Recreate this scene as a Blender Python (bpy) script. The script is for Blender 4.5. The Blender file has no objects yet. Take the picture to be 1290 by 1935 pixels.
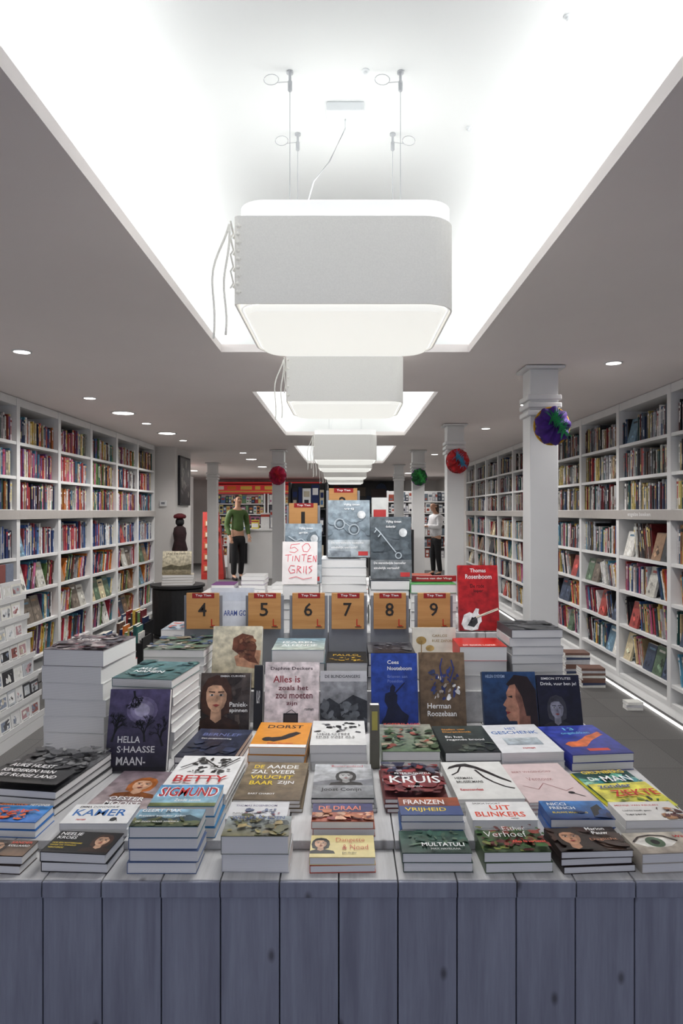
import bpy, math, random
from mathutils import Vector, Matrix, Euler
S=bpy.context.scene; COL=S.collection
S.view_settings.view_transform='Standard'
R=random.Random(11)
def C(r,g,b):
    def f(c):
        c=max(0,c)/255.0
        return c/12.92 if c<=0.04045 else ((c+0.055)/1.055)**2.4
    return (f(r),f(g),f(b),1.0)
WHITE=C(235,235,232);BLACK=C(18,18,20)
F=1290.0
def PX(px,z): return (px-652)*z/F
def PH(py,z): return 1.5-(py-967.5)*z/F
# ------------------------------------------------------------ materials
def newmat(name):
    m=bpy.data.materials.new(name); m.use_nodes=True
    nt=m.node_tree; b=nt.nodes['Principled BSDF']; return m,nt,b
def attrmat(name,rough=0.45,spec=0.4,noise=0.12,scale=60,hi=None,detail=3):
    m,nt,b=newmat(name)
    a=nt.nodes.new('ShaderNodeAttribute'); a.attribute_name='Col'
    tc=nt.nodes.new('ShaderNodeTexCoord')
    n=nt.nodes.new('ShaderNodeTexNoise'); n.inputs['Scale'].default_value=scale; n.inputs['Detail'].default_value=detail
    nt.links.new(tc.outputs['Object'],n.inputs['Vector'])
    mr=nt.nodes.new('ShaderNodeMapRange'); mr.inputs[1].default_value=0.3; mr.inputs[2].default_value=0.7
    mr.inputs[3].default_value=1-noise; mr.inputs[4].default_value=hi if hi else 1+noise*0.4
    nt.links.new(n.outputs['Fac'],mr.inputs[0])
    mx=nt.nodes.new('ShaderNodeMix'); mx.data_type='RGBA'; mx.blend_type='MULTIPLY'; mx.inputs[0].default_value=1
    nt.links.new(a.outputs['Color'],mx.inputs[6]); nt.links.new(mr.outputs[0],mx.inputs[7])
    nt.links.new(mx.outputs[2],b.inputs['Base Color'])
    b.inputs['Roughness'].default_value=rough
    b.inputs['Specular IOR Level'].default_value=spec
    return m
def solid(name,col,rough=0.5,metal=0,noise=0.06,scale=30,bump=0,emit=None,es=0,spec=0.5):
    m,nt,b=newmat(name)
    tc=nt.nodes.new('ShaderNodeTexCoord')
    n=nt.nodes.new('ShaderNodeTexNoise'); n.inputs['Scale'].default_value=scale; n.inputs['Detail'].default_value=4
    nt.links.new(tc.outputs['Object'],n.inputs['Vector'])
    r=nt.nodes.new('ShaderNodeValToRGB')
    r.color_ramp.elements[0].position=0.3; r.color_ramp.elements[1].position=0.7
    r.color_ramp.elements[0].color=tuple(c*(1-noise) for c in col[:3])+(1,)
    r.color_ramp.elements[1].color=tuple(min(1,c*(1+noise)) for c in col[:3])+(1,)
    nt.links.new(n.outputs['Fac'],r.inputs[0]); nt.links.new(r.outputs[0],b.inputs['Base Color'])
    b.inputs['Roughness'].default_value=rough; b.inputs['Metallic'].default_value=metal
    b.inputs['Specular IOR Level'].default_value=spec
    if bump:
        bp=nt.nodes.new('ShaderNodeBump'); bp.inputs['Strength'].default_value=bump; bp.inputs['Distance'].default_value=0.002
        nt.links.new(n.outputs['Fac'],bp.inputs['Height']); nt.links.new(bp.outputs[0],b.inputs['Normal'])
    if emit:
        b.inputs['Emission Color'].default_value=emit; b.inputs['Emission Strength'].default_value=es
    return m
def woodmat(name,c1,c2,axis,rough=0.65,knots=True):
    m,nt,b=newmat(name)
    tc=nt.nodes.new('ShaderNodeTexCoord')
    at=nt.nodes.new('ShaderNodeAttribute'); at.attribute_name='Col'
    add=nt.nodes.new('ShaderNodeVectorMath'); add.operation='ADD'
    nt.links.new(tc.outputs['Object'],add.inputs[0])
    sc=nt.nodes.new('ShaderNodeVectorMath'); sc.operation='SCALE'; sc.inputs['Scale'].default_value=7.0
    nt.links.new(at.outputs['Color'],sc.inputs[0]); nt.links.new(sc.outputs[0],add.inputs[1])
    mp=nt.nodes.new('ShaderNodeMapping')
    s=[14,14,14]; s[axis]=1.0; mp.inputs['Scale'].default_value=s
    nt.links.new(add.outputs[0],mp.inputs['Vector'])
    n=nt.nodes.new('ShaderNodeTexNoise'); n.inputs['Scale'].default_value=2.2; n.inputs['Detail'].default_value=5; n.inputs['Distortion'].default_value=0.5
    nt.links.new(mp.outputs[0],n.inputs['Vector'])
    n2=nt.nodes.new('ShaderNodeTexNoise'); n2.inputs['Scale'].default_value=16; n2.inputs['Detail'].default_value=2
    nt.links.new(mp.outputs[0],n2.inputs['Vector'])
    mm=nt.nodes.new('ShaderNodeMath'); mm.operation='ADD'
    h=nt.nodes.new('ShaderNodeMath'); h.operation='MULTIPLY'; h.inputs[1].default_value=0.3
    nt.links.new(n2.outputs['Fac'],h.inputs[0]); nt.links.new(n.outputs['Fac'],mm.inputs[0]); nt.links.new(h.outputs[0],mm.inputs[1])
    r=nt.nodes.new('ShaderNodeValToRGB'); r.color_ramp.elements[0].position=0.42; r.color_ramp.elements[1].position=0.85
    r.color_ramp.elements[0].color=c1; r.color_ramp.elements[1].color=c2
    nt.links.new(mm.outputs[0],r.inputs[0])
    out=r.outputs[0]
    if knots:
        sp=nt.nodes.new('ShaderNodeSeparateXYZ'); nt.links.new(add.outputs[0],sp.inputs[0])
        cb_=nt.nodes.new('ShaderNodeCombineXYZ')
        def mul(o,k):
            q=nt.nodes.new('ShaderNodeMath'); q.operation='MULTIPLY'; q.inputs[1].default_value=k; nt.links.new(o,q.inputs[0]); return q.outputs[0]
        nt.links.new(mul(sp.outputs[0],8.0),cb_.inputs[0]); nt.links.new(mul(sp.outputs[axis],4.4),cb_.inputs[1])
        v=nt.nodes.new('ShaderNodeTexVoronoi'); v.voronoi_dimensions='2D'; v.inputs['Scale'].default_value=1.0
        nt.links.new(cb_.outputs[0],v.inputs['Vector'])
        kr=nt.nodes.new('ShaderNodeValToRGB'); kr.color_ramp.elements[0].position=0.02; kr.color_ramp.elements[1].position=0.075
        kr.color_ramp.elements[0].color=(0.25,0.22,0.2,1); kr.color_ramp.elements[1].color=(1,1,1,1)
        nt.links.new(v.outputs['Distance'],kr.inputs[0])
        mx=nt.nodes.new('ShaderNodeMix'); mx.data_type='RGBA'; mx.blend_type='MULTIPLY'; mx.inputs[0].default_value=0.75
        nt.links.new(r.outputs[0],mx.inputs[6]); nt.links.new(kr.outputs[0],mx.inputs[7]); out=mx.outputs[2]
    nt.links.new(out,b.inputs['Base Color']); b.inputs['Roughness'].default_value=rough
    bp=nt.nodes.new('ShaderNodeBump'); bp.inputs['Strength'].default_value=0.15; bp.inputs['Distance'].default_value=0.002
    nt.links.new(mm.outputs[0],bp.inputs['Height']); nt.links.new(bp.outputs[0],b.inputs['Normal'])
    return m
def papermat():
    m,nt,b=newmat('page_edges')
    tc=nt.nodes.new('ShaderNodeTexCoord')
    w=nt.nodes.new('ShaderNodeTexWave'); w.bands_direction='Z'; w.inputs['Scale'].default_value=160; w.inputs['Distortion'].default_value=1.2; w.inputs['Detail'].default_value=2
    nt.links.new(tc.outputs['Object'],w.inputs['Vector'])
    r=nt.nodes.new('ShaderNodeValToRGB'); r.color_ramp.elements[0].color=C(218,217,215); r.color_ramp.elements[1].color=C(248,247,246)
    nt.links.new(w.outputs['Fac'],r.inputs[0]); nt.links.new(r.outputs[0],b.inputs['Base Color']); b.inputs['Roughness'].default_value=0.85
    return m
M_cover=attrmat('printed_cover',0.38,0.4,0.10,40)
M_photo=attrmat('photo_print',0.35,0.4,0.45,38,hi=1.3,detail=6)
M_matte=attrmat('painted_matte',0.7,0.2,0.08,25)
M_shelfbook=attrmat('book_spines',0.5,0.3,0.25,45)
M_paper=papermat()
M_white=solid('white_lacquer',C(226,226,226),0.45,noise=0.02,scale=4)
M_shelfwhite=solid('shelf_white',C(232,232,232),0.5,noise=0.03,scale=5)
M_shelfback=solid('shelf_back_grey',C(140,142,148),0.6,noise=0.04,scale=5)  # grey backs, darker than the white boards for contrast inside the shelves
M_rail=solid('shelf_rail_greige',C(178,173,169),0.5,noise=0.03)
M_ceil=solid('ceiling_plaster',C(243,235,232),0.85,noise=0.015,scale=2)
M_wall=solid('wall_plaster',C(222,219,216),0.8,noise=0.03,scale=2)
M_cove=solid('cove_white',C(246,248,247),0.8,noise=0.01,scale=2)
M_metal=solid('brushed_metal',C(190,192,195),0.45,0.2,noise=0.05)
M_greyplate=solid('grey_steel_plate',C(140,142,148),0.45,0.3,noise=0.05)
M_felt=solid('grey_felt_glow',C(226,224,218),0.95,noise=0.04,scale=220,bump=0.12,emit=(1,.98,.94,1),es=0.17)  # weak emission stands in for lamp light glowing through the felt
M_cord=solid('felt_cord_glow',C(225,223,215),0.9,noise=0.1,scale=200,emit=(1,.98,.93,1),es=0.2)  # faint emission lightens the cords, which are no light source themselves
M_canopy=solid('canopy_grey',C(238,241,242),0.5,noise=0.02)
M_lampwhite=solid('lamp_body_white',C(250,250,248),0.5,noise=0.01,emit=(1,1,.98,1),es=0.45)
M_diff=solid('lamp_diffuser',C(250,250,244),0.5,noise=0.01,emit=(1.0,1.0,0.94,1),es=0.66)
M_spot=solid('downlight_glow',C(255,255,250),0.5,noise=0.01,emit=(1,0.98,0.94,1),es=9)
M_led=solid('led_strip_glow',C(255,255,255),0.5,noise=0.01,emit=(1,0.97,0.94,1),es=2.2)
M_signwood=woodmat('sign_beech',C(176,122,66),C(200,148,90),0,0.45,False)
M_front=woodmat('stained_planks_front',C(130,132,148),C(156,160,176),2)
M_top=woodmat('whitewashed_planks_top',C(184,183,184),C(214,213,214),1)
M_dark=solid('black_stuff',C(26,26,29),0.5,noise=0.2)
def floormat():
    m,nt,b=newmat('carpet_tiles')
    tc=nt.nodes.new('ShaderNodeTexCoord')
    n=nt.nodes.new('ShaderNodeTexNoise'); n.inputs['Scale'].default_value=180; n.inputs['Detail'].default_value=3
    nt.links.new(tc.outputs['Object'],n.inputs['Vector'])
    br=nt.nodes.new('ShaderNodeTexBrick'); br.offset=0; br.inputs['Scale'].default_value=1.0
    br.inputs['Brick Width'].default_value=0.5; br.inputs['Row Height'].default_value=0.5; br.inputs['Mortar Size'].default_value=0.003
    br.inputs['Color1'].default_value=C(90,89,88); br.inputs['Color2'].default_value=C(102,101,100); br.inputs['Mortar'].default_value=C(76,76,76)
    nt.links.new(tc.outputs['Object'],br.inputs['Vector'])
    r=nt.nodes.new('ShaderNodeMapRange'); r.inputs[1].default_value=.3; r.inputs[2].default_value=.7; r.inputs[3].default_value=.6; r.inputs[4].default_value=1.1
    nt.links.new(n.outputs['Fac'],r.inputs[0])
    mx=nt.nodes.new('ShaderNodeMix'); mx.data_type='RGBA'; mx.blend_type='MULTIPLY'; mx.inputs[0].default_value=1
    nt.links.new(br.outputs['Color'],mx.inputs[6]); nt.links.new(r.outputs[0],mx.inputs[7])
    nt.links.new(mx.outputs[2],b.inputs['Base Color']); b.inputs['Roughness'].default_value=0.7
    return m
M_floor=floormat()
# ------------------------------------------------------------ mesh builder
def mkobj(name,me,loc=(0,0,0),rot=(0,0,0),parent=None):
    o=bpy.data.objects.new(name,me); o.location=loc; o.rotation_euler=rot
    if parent is not None: o.parent=parent
    COL.objects.link(o); return o
def meta(o,label,cat,group=None,kind=None):
    o['label']=label; o['category']=cat
    if group: o['group']=group
    if kind: o['kind']=kind
    return o
class MB:
    def __init__(s): s.v=[];s.f=[];s.c=[];s.m=[]
    def add(s,vs,fs,col,m=0,M=None):
        o=len(s.v)
        if M is None: s.v+=[Vector(v) for v in vs]
        else: s.v+=[M@Vector(v) for v in vs]
        for f in fs:
            s.f.append([o+i for i in f]); s.m.append(m)
            s.c.append([col[i] for i in f] if isinstance(col,list) else col)
        return s
    def box(s,x0,x1,y0,y1,z0,z1,col=WHITE,m=0,M=None,top=None):
        vs=[(x0,y0,z0),(x1,y0,z0),(x1,y1,z0),(x0,y1,z0),(x0,y0,z1),(x1,y0,z1),(x1,y1,z1),(x0,y1,z1)]
        o=len(s.v)
        s.add(vs,[(0,3,2,1),(0,1,5,4),(1,2,6,5),(2,3,7,6),(3,0,4,7)],col,m,M)
        s.f.append([o+4,o+5,o+6,o+7]); s.m.append(m); s.c.append(top or col); return s
    def lathe(s,prof,n=16,col=WHITE,m=0,M=None,cap=True):
        vs=[];fs=[]
        for r,z in prof:
            for i in range(n):
                a=2*math.pi*i/n; vs.append((r*math.cos(a),r*math.sin(a),z))
        for k in range(len(prof)-1):
            for i in range(n):
                j=(i+1)%n; fs.append((k*n+i,k*n+j,(k+1)*n+j,(k+1)*n+i))
        if cap:
            fs.append(tuple(reversed(range(n)))); fs.append(tuple((len(prof)-1)*n+i for i in range(n)))
        return s.add(vs,fs,col,m,M)
    def tube(s,path,r,n=6,col=WHITE,m=0,M=None):
        path=[Vector(p) for p in path]; vs=[];fs=[]
        for i,p in enumerate(path):
            d=(path[min(i+1,len(path)-1)]-path[max(i-1,0)])
            if d.length<1e-9: d=Vector((0,0,1))
            d.normalize(); u=d.cross(Vector((0.13,0.31,0.94)) if abs(d.z)<0.9 else Vector((1,0.1,0))).normalized(); w=d.cross(u)
            rr=r[i] if isinstance(r,(list,tuple)) else r
            for k in range(n):
                a=2*math.pi*k/n; vs.append(p+u*math.cos(a)*rr+w*math.sin(a)*rr)
        for i in range(len(path)-1):
            for k in range(n):
                j=(k+1)%n; fs.append((i*n+k,i*n+j,(i+1)*n+j,(i+1)*n+k))
        fs.append(tuple(reversed(range(n)))); fs.append(tuple((len(path)-1)*n+k for k in range(n)))
        return s.add(vs,fs,col,m,M)
    def mesh(s,name,mats,smooth=False):
        me=bpy.data.meshes.new(name)
        me.from_pydata([tuple(v) for v in s.v],[],s.f)
        ca=me.color_attributes.new('Col','FLOAT_COLOR','CORNER')
        buf=[]
        for f,c in zip(s.f,s.c):
            if isinstance(c,list):
                for q in c: buf+=list(q)
            else: buf+=list(c)*len(f)
        if len(buf)==len(ca.data)*4: ca.data.foreach_set('color',buf)
        for m in mats: me.materials.append(m)
        me.polygons.foreach_set('material_index',s.m)
        if smooth: me.polygons.foreach_set('use_smooth',[True]*len(s.f))
        me.update(); return me
    def obj(s,name,mats,loc=(0,0,0),rot=(0,0,0),parent=None,smooth=False,bevel=0,seg=2):
        if not isinstance(mats,(list,tuple)): mats=[mats]
        o=mkobj(name,s.mesh(name,mats,smooth),loc,rot,parent)
        if bevel:
            b=o.modifiers.new('bevel','BEVEL'); b.width=bevel; b.segments=seg; b.limit_method='ANGLE'
        return o
def empty(name,loc,rot=(0,0,0)):
    o=mkobj(name,None,loc,rot); o.empty_display_size=0.1; return o
def struct(o): o['kind']='structure'; return o
# ------------------------------------------------------------ text
_tc={}
def textgeo(t,off=0.012):
    if (t,off) in _tc: return _tc[(t,off)]
    cu=bpy.data.curves.new('t','FONT'); cu.body=t; cu.resolution_u=2; cu.offset=off
    ob=bpy.data.objects.new('t',cu); me=bpy.data.meshes.new_from_object(ob)
    vs=[(v.co.x,v.co.y) for v in me.vertices]; fs=[tuple(p.vertices) for p in me.polygons]
    bpy.data.objects.remove(ob); bpy.data.meshes.remove(me); bpy.data.curves.remove(cu)
    x0=min(v[0] for v in vs);x1=max(v[0] for v in vs);y0=min(v[1] for v in vs);y1=max(v[1] for v in vs)
    _tc[(t,off)]=([((x-x0)/(x1-x0),(y-y0)/(y1-y0)) for x,y in vs],fs); return _tc[(t,off)]
# ------------------------------------------------------------ printed art
def shade(c,k): return tuple(min(1,v*k) for v in c[:3])+(1,)
W_=C(240,240,240)
def art(W,D,z,ops,dz=0.00014,base=None):
    b=MB(); zz=[z]
    def P(u,v): return ((u-0.5)*W,(v-0.5)*D,zz[0])
    a=W/D
    if base: b.add([P(0,0),P(1,0),P(1,1),P(0,1)],[(0,1,2,3)],base); zz[0]+=dz
    def ell(cu,cv,ru,rv,col,n=16,rot=0,m=1):
        pts=[]
        for i in range(n):
            t=2*math.pi*i/n; x=ru*math.cos(t); y=rv*math.sin(t)
            X=x*W;Y=y*D; c,s_=math.cos(rot),math.sin(rot)
            X,Y=X*c-Y*s_,X*s_+Y*c
            pts.append(P(min(1,max(0,cu+X/W)),min(1,max(0,cv+Y/D))))
        b.add(pts,[tuple(range(n))],col,m); zz[0]+=dz
    def poly(pts,col,m=1): b.add([P(min(1,max(0,u)),min(1,max(0,v))) for u,v in pts],[tuple(range(len(pts)))],col,m); zz[0]+=dz
    def line(u0,v0,u1,v1,w,col,k=.7):
        x0,y0=(u0-.5)*W,(v0-.5)*D;x1,y1=(u1-.5)*W,(v1-.5)*D
        dx,dy=x1-x0,y1-y0;L=math.hypot(dx,dy) or 1e-6;nx,ny=-dy/L*w*W/2,dx/L*w*W/2
        b.add([(x0-nx,y0-ny,zz[0]),(x1-nx*k,y1-ny*k,zz[0]),(x1+nx*k,y1+ny*k,zz[0]),(x0+nx,y0+ny,zz[0])],[(0,1,2,3)],col)
    for o in ops:
        k=o[0]
        if k=='g':
            _,ct,cb=o; b.add([P(0,0),P(1,0),P(1,1),P(0,1)],[(0,1,2,3)],[cb,cb,ct,ct],1); zz[0]+=dz
        elif k=='gr':
            _,u0,v0,u1,v1,ct,cb=o; b.add([P(u0,v0),P(u1,v0),P(u1,v1),P(u0,v1)],[(0,1,2,3)],[cb,cb,ct,ct],1); zz[0]+=dz
        elif k=='r':
            _,u0,v0,u1,v1,c=o; b.add([P(u0,v0),P(u1,v0),P(u1,v1),P(u0,v1)],[(0,1,2,3)],c); zz[0]+=dz
        elif k=='e': ell(o[1],o[2],o[3],o[4],o[5],rot=o[6] if len(o)>6 else 0)
        elif k=='p': poly(o[1],o[2])
        elif k=='l': line(*o[1:]); zz[0]+=dz*.2
        elif k=='ring':
            _,cu,cv,r_,w,c=o; n=18
            pts=[(cu+r_*math.cos(2*math.pi*i/n),cv+r_*a*math.sin(2*math.pi*i/n)) for i in range(n+1)]
            for i in range(n): line(*pts[i],*pts[i+1],w,c,1)
            zz[0]+=dz
        elif k=='pl':
            pts,w,c=o[1:]
            for i in range(len(pts)-1): line(*pts[i],*pts[i+1],w,c,1)
            zz[0]+=dz
        elif k in('t','tt'):
            _,t,u0,v0,u1,v1,c=o; vs,fs=textgeo(t,.012 if k=='t' else -.012)
            b.add([P(u0+(u1-u0)*x,v0+(v1-v0)*y) for x,y in vs],fs,c); zz[0]+=dz
        elif k=='b':
            _,seed,n,u0,v0,u1,v1,cols,sz=o; q=random.Random(seed)
            for i in range(n):
                cu,cv=q.uniform(u0,u1),q.uniform(v0,v1); s=sz*q.uniform(.4,1.5); el=q.uniform(.25,.9); ph=q.uniform(0,3)
                pts=[]
                for j in range(9):
                    t=2*math.pi*j/9; rr=s*q.uniform(.6,1.2); x,y=rr*math.cos(t),rr*el*math.sin(t)
                    x,y=x*math.cos(ph)-y*math.sin(ph),x*math.sin(ph)+y*math.cos(ph); pts.append((cu+x,cv+y*a))
                poly(pts,shade(q.choice(cols),q.uniform(.75,1.25)))
        elif k=='face':
            _,cu,cv,s,sk,hair,dk=o; rv=s*a
            def E(pts,col): poly([(cu+x*s,cv+y*rv) for x,y in pts],col)
            E([(-1.9,-2.6),(-1.7,-1.9),(-.6,-1.5),(.6,-1.5),(1.7,-1.9),(1.9,-2.6)],shade(hair,.5))
            E([(-1.05,-1.2),(-1.2,-.2),(-1.1,.7),(-.7,1.35),(0,1.6),(.7,1.35),(1.1,.7),(1.2,-.2),(1.05,-1.2),(.5,-1.5),(-.5,-1.5)],hair)
            E([(-.38,-.8),(.38,-.8),(.42,-1.7),(0,-2.0),(-.42,-1.7)],shade(sk,.7))
            out=[(-.8,.3),(-.78,-.3),(-.6,-.8),(-.3,-1.12),(0,-1.22),(.3,-1.12),(.6,-.8),(.78,-.3),(.8,.3),(.6,.9),(0,1.1),(-.6,.9)]
            E(out,sk); E([(.3,1.0),(.42,.3),(.48,-.2),(.4,-.7),(.2,-1.15),(.3,-1.12),(.6,-.8),(.78,-.3),(.8,.3),(.6,.9)],shade(sk,.72))
            E([(-.85,.15),(-.8,.6),(-.3,.85),(.35,.8),(.85,.1),(.9,.9),(.4,1.4),(-.5,1.4),(-.95,.8)],hair)
            for sg in(-1,1):
                E([(sg*.15,.08),(sg*.35,.18),(sg*.58,.08),(sg*.35,0)],shade(W_,.7) if sg<0 else shade(W_,.5)); E([(sg*.28,.15),(sg*.42,.15),(sg*.42,.02),(sg*.28,.02)],dk)
                line(cu+sg*s*.12,cv+rv*.3,cu+sg*s*.6,cv+rv*.33,s*.09,shade(hair,.7))
            zz[0]+=dz
            E([(-.12,-.3),(0,-.4),(.14,-.32),(.05,.1)],shade(sk,.7)); E([(-.3,-.66),(0,-.58),(.3,-.66),(0,-.8)],C(150,66,62))
        elif k=='tree':
            _,cu,cv,L,c,seed,an0=o; q=random.Random(seed)
            def br(x,y,an,l,w,d):
                x2=x+math.cos(an)*l;y2=y+math.sin(an)*l*a
                if not(0.01<x2<.99 and .01<y2<.99): return
                line(x,y,x2,y2,w,c)
                if d>0:
                    for _ in range(3): br(x2,y2,an+q.uniform(-.85,.85),l*q.uniform(.62,.85),w*.62,d-1)
            br(cu,cv,an0,L,.04,5); zz[0]+=dz
    return b
# ------------------------------------------------------------ books
_bm={}
def book_mesh(W,D,T,col,spine):
    key=(round(W,4),round(D,4),round(T,4),col,spine)
    if key in _bm: return _bm[key]
    t=0.0012
    c=MB(); x0,x1,y0,y1=-W/2,W/2,-D/2,D/2
    c.box(x0+t,x1,y0,y1,0,t,col); c.box(x0+t,x1,y0,y1,T-t,T,col); c.box(x0,x0+t,y0,y1,0,T,spine)
    p=MB(); p.box(x0+t,x1-0.0015,y0+0.001,y1-0.001,t,T-t,WHITE)
    _bm[key]=(c.mesh('book_cover',[M_cover]),p.mesh('pages',[M_paper])); return _bm[key]
NBOOK=[0]
def book(W,D,T,col,loc,rx=0,rz=0,ops=None,label='paperback book',spine=None,group=None,name='book',cat='book'):
    cm,pm=book_mesh(W,D,T,col,spine or col)
    o=mkobj(name,cm,loc,(rx,0,rz)); meta(o,label,cat,group)
    mkobj('pages',pm,parent=o)
    if ops:
        art(W*.998,D*.998,T+0.0003,ops,base=col).obj('cover_print',[M_cover,M_photo],parent=o)
    NBOOK[0]+=1
    return o
def stk(z,xl,xr,yf,base,n,rz,col,ops,label,asp=1.5,spine=None,group='books stacked flat on the display table',jit=1.0,under=None):
    W=(xr-xl)*z/F; D=W*asp; top=PH(yf,z); cx=PX((xl+xr)/2,z); T=(top-base)/n; cy=z+D/2
    if T<0.008: print('THIN',label,T,top,base)
    for i in range(n):
        last=i==n-1
        j=0 if last else jit
        cc=col if (last or not under) else under[i%len(under)]
        book(W,D,T-0.0004,cc,(cx+R.uniform(-.004,.004)*j,cy+R.uniform(-.003,.003)*j,base+i*T+0.0003),0,math.radians(rz+R.uniform(-2,2)*j),ops if last else None,
             label if last else 'paperback with white page edges in a flat stack',spine if (last or not under) else None,group)
def up(z,xl,xr,ytop,base,col,ops,label,th=76,T=0.025,spine=None,rz=0,H=None):
    W=(xr-xl)*z/F; a=math.radians(th); D=(PH(ytop,z)-base-T*math.cos(a))/math.sin(a)
    cx=PX((xl+xr)/2,z); y=z+D/2*math.cos(a)+T*math.sin(a)
    return book(W,D,T,col,(cx,y,base+D/2*math.sin(a)+0.0005),a,math.radians(rz),ops,label,spine,'books standing face out on the display table')
# ============================================================ ROOM
CH=2.43
struct(MB().box(-6.5,3.2,-1.5,20,-0.05,0).obj('floor',M_floor))
cb=MB()
coves=[(0.35,3.97),(5.28,8.27),(9.6,13.0)]
cb.box(-6.5,-0.72,-1.5,20,CH,CH+0.045); cb.box(0.72,3.2,-1.5,20,CH,CH+0.045)
ys=[-1.5]+[v for c in coves for v in c]+[20]
for i in range(0,len(ys),2): cb.box(-0.72,0.72,ys[i],ys[i+1],CH,CH+0.045)
struct(cb.obj('ceiling',M_ceil))
for i,(a,b_) in enumerate(coves):
    t=MB(); X=0.93; y0=a-.2; y1=b_+.12; z0=CH+.045; z1=2.80
    t.box(-X,X,y0,y1,z1,z1+.03); t.box(-X-.03,-X,y0,y1,z0,z1+.03); t.box(X,X+.03,y0,y1,z0,z1+.03)
    t.box(-X,X,y0-.03,y0,z0,z1+.03); t.box(-X,X,y1,y1+.03,z0,z1+.03)
    struct(t.obj('trim_%d'%(i+1),M_cove))
struct(MB().box(2.68,2.75,-1.5,20,0,CH).obj('wall_right',M_wall))
struct(MB().box(-3.07,-2.99,-1.5,9.7,0,CH).obj('wall_left',M_wall))
struct(MB().box(-6.5,3.2,20,20.1,0,CH).obj('wall_back',M_wall))
struct(MB().box(-6.5,-6.4,9.7,20,0,CH).obj('wall_far_left',M_wall))
struct(MB().box(-2.99,-2.42,9.7,10.7,0,CH).obj('wall_pier',M_wall))
struct(MB().box(-6.5,-3.07,9.6,9.7,0,CH).obj('wall_return',M_wall))
def area(name,loc,rot,sx,sy,e,col=(1,0.98,0.95)):
    l=bpy.data.lights.new(name,'AREA'); l.shape='RECTANGLE'; l.size=sx; l.size_y=sy; l.energy=e; l.color=col
    o=bpy.data.objects.new(name,l); o.location=loc; o.rotation_euler=rot; COL.objects.link(o); return o
for a,b_ in coves:
    L=b_-a+0.1
    for sg in(-1,1):
        area('cove_led_light',(sg*0.84,(a+b_)/2,2.50),(0,math.pi+sg*0.12,0),0.07,L,2.5*L,(.97,.99,1))
# ---------------- columns
def column(x,y,lab):
    e=empty('column',(x,y,0)); meta(e,lab,'column','white columns')
    MB().box(-.09,.09,-.09,.09,0,CH-.022).obj('shaft',M_white,parent=e,bevel=.005)
    MB().box(-.125,.125,-.125,.125,CH-.022,CH-.004).obj('capital',M_white,parent=e,bevel=.005)
    for h in(2.11,2.16,2.21): MB().box(-.108,.108,-.108,.108,h,h+.034).obj('band',M_white,parent=e,bevel=.007)
column(1.262,4.42,'white square column with banded top and purple hat')
column(1.16,7.27,'white square column with banded top and red hat')
column(1.10,10.33,'white square column with banded top and green hat')
column(-1.0,10.28,'white square column with banded top and magenta hat')
column(-2.5,12.9,'plain white square column beside the bright side room')
column(1.05,13.4,'white square column further along the shop')
# ---------------- hats
def velvet(name,col):
    return solid(name,col,0.8,noise=0.45,scale=18,bump=0.4)
def hat(loc,r,c1,c2,cf,lab,seed):
    q=random.Random(seed)
    e=empty('velvet_hat',loc); meta(e,lab,'hat','feathered velvet hats')
    b=MB(); n=40; prof=[(0.02,-.075),(.55,-.07),(.9,-.05),(1.0,-.02),(.92,.01),(.7,.03)]
    vs=[];fs=[]
    for k,(rr,yy) in enumerate(prof):
        for i in range(n):
            a=2*math.pi*i/n; m=1+0.06*math.sin(a*9+k*.4)*(.4+rr)
            vs.append((r*rr*m*math.cos(a),yy*r/.1*(1+.12*math.sin(a*9)),r*rr*m*math.sin(a)*1.08))
    for k in range(len(prof)-1):
        for i in range(n):
            j=(i+1)%n; fs.append((k*n+j,k*n+i,(k+1)*n+i,(k+1)*n+j))
    fs.append(tuple(range(n)))
    b.add(vs,fs,c1); b.obj('crown',velvet('velvet',c1),parent=e,smooth=True)
    b=MB(); pts=[(r*1.0*math.cos(a),-.004,r*1.06*math.sin(a)) for a in [2*math.pi*i/28 for i in range(29)]]
    b.tube(pts,.007,6,c2); b.obj('trim_band',velvet('hat_trim',c2),parent=e,smooth=True)
    b=MB()
    for i in range(90):
        t=i/89; bx=(-.3+.75*t)*r; bz=(.35-.5*t+.25*math.sin(t*5))*r; an=q.uniform(-2.6,-.2); L=r*q.uniform(.3,.6)
        dx,dz=math.cos(an)*L,math.sin(an)*L*(1 if i%3 else -1)
        w=.004
        y=-r*.95-q.uniform(0,.02)
        b.add([(bx-w,y,bz),(bx+w,y,bz),(bx+dx+w*.3,y-.01,bz+dz),(bx+dx-w*.3,y-.01,bz+dz)],[(0,1,2,3)],cf)
    b.obj('feather',velvet('feather',cf),parent=e)
hat((1.285,4.255,2.035),.108,C(60,22,115),C(190,140,30),C(30,140,80),'purple velvet beret with green feather on a column',1)
hat((1.17,7.12,2.03),.115,C(180,25,32),C(160,30,40),C(60,140,180),'red velvet beret with blue feather on a column',2)
hat((1.10,10.18,2.02),.115,C(30,100,55),C(120,40,140),C(60,170,80),'green velvet beret with purple trim on a column',3)
hat((-1.0,10.13,2.04),.125,C(175,20,65),C(150,20,90),C(210,40,60),'magenta red velvet beret on a column',4)
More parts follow.
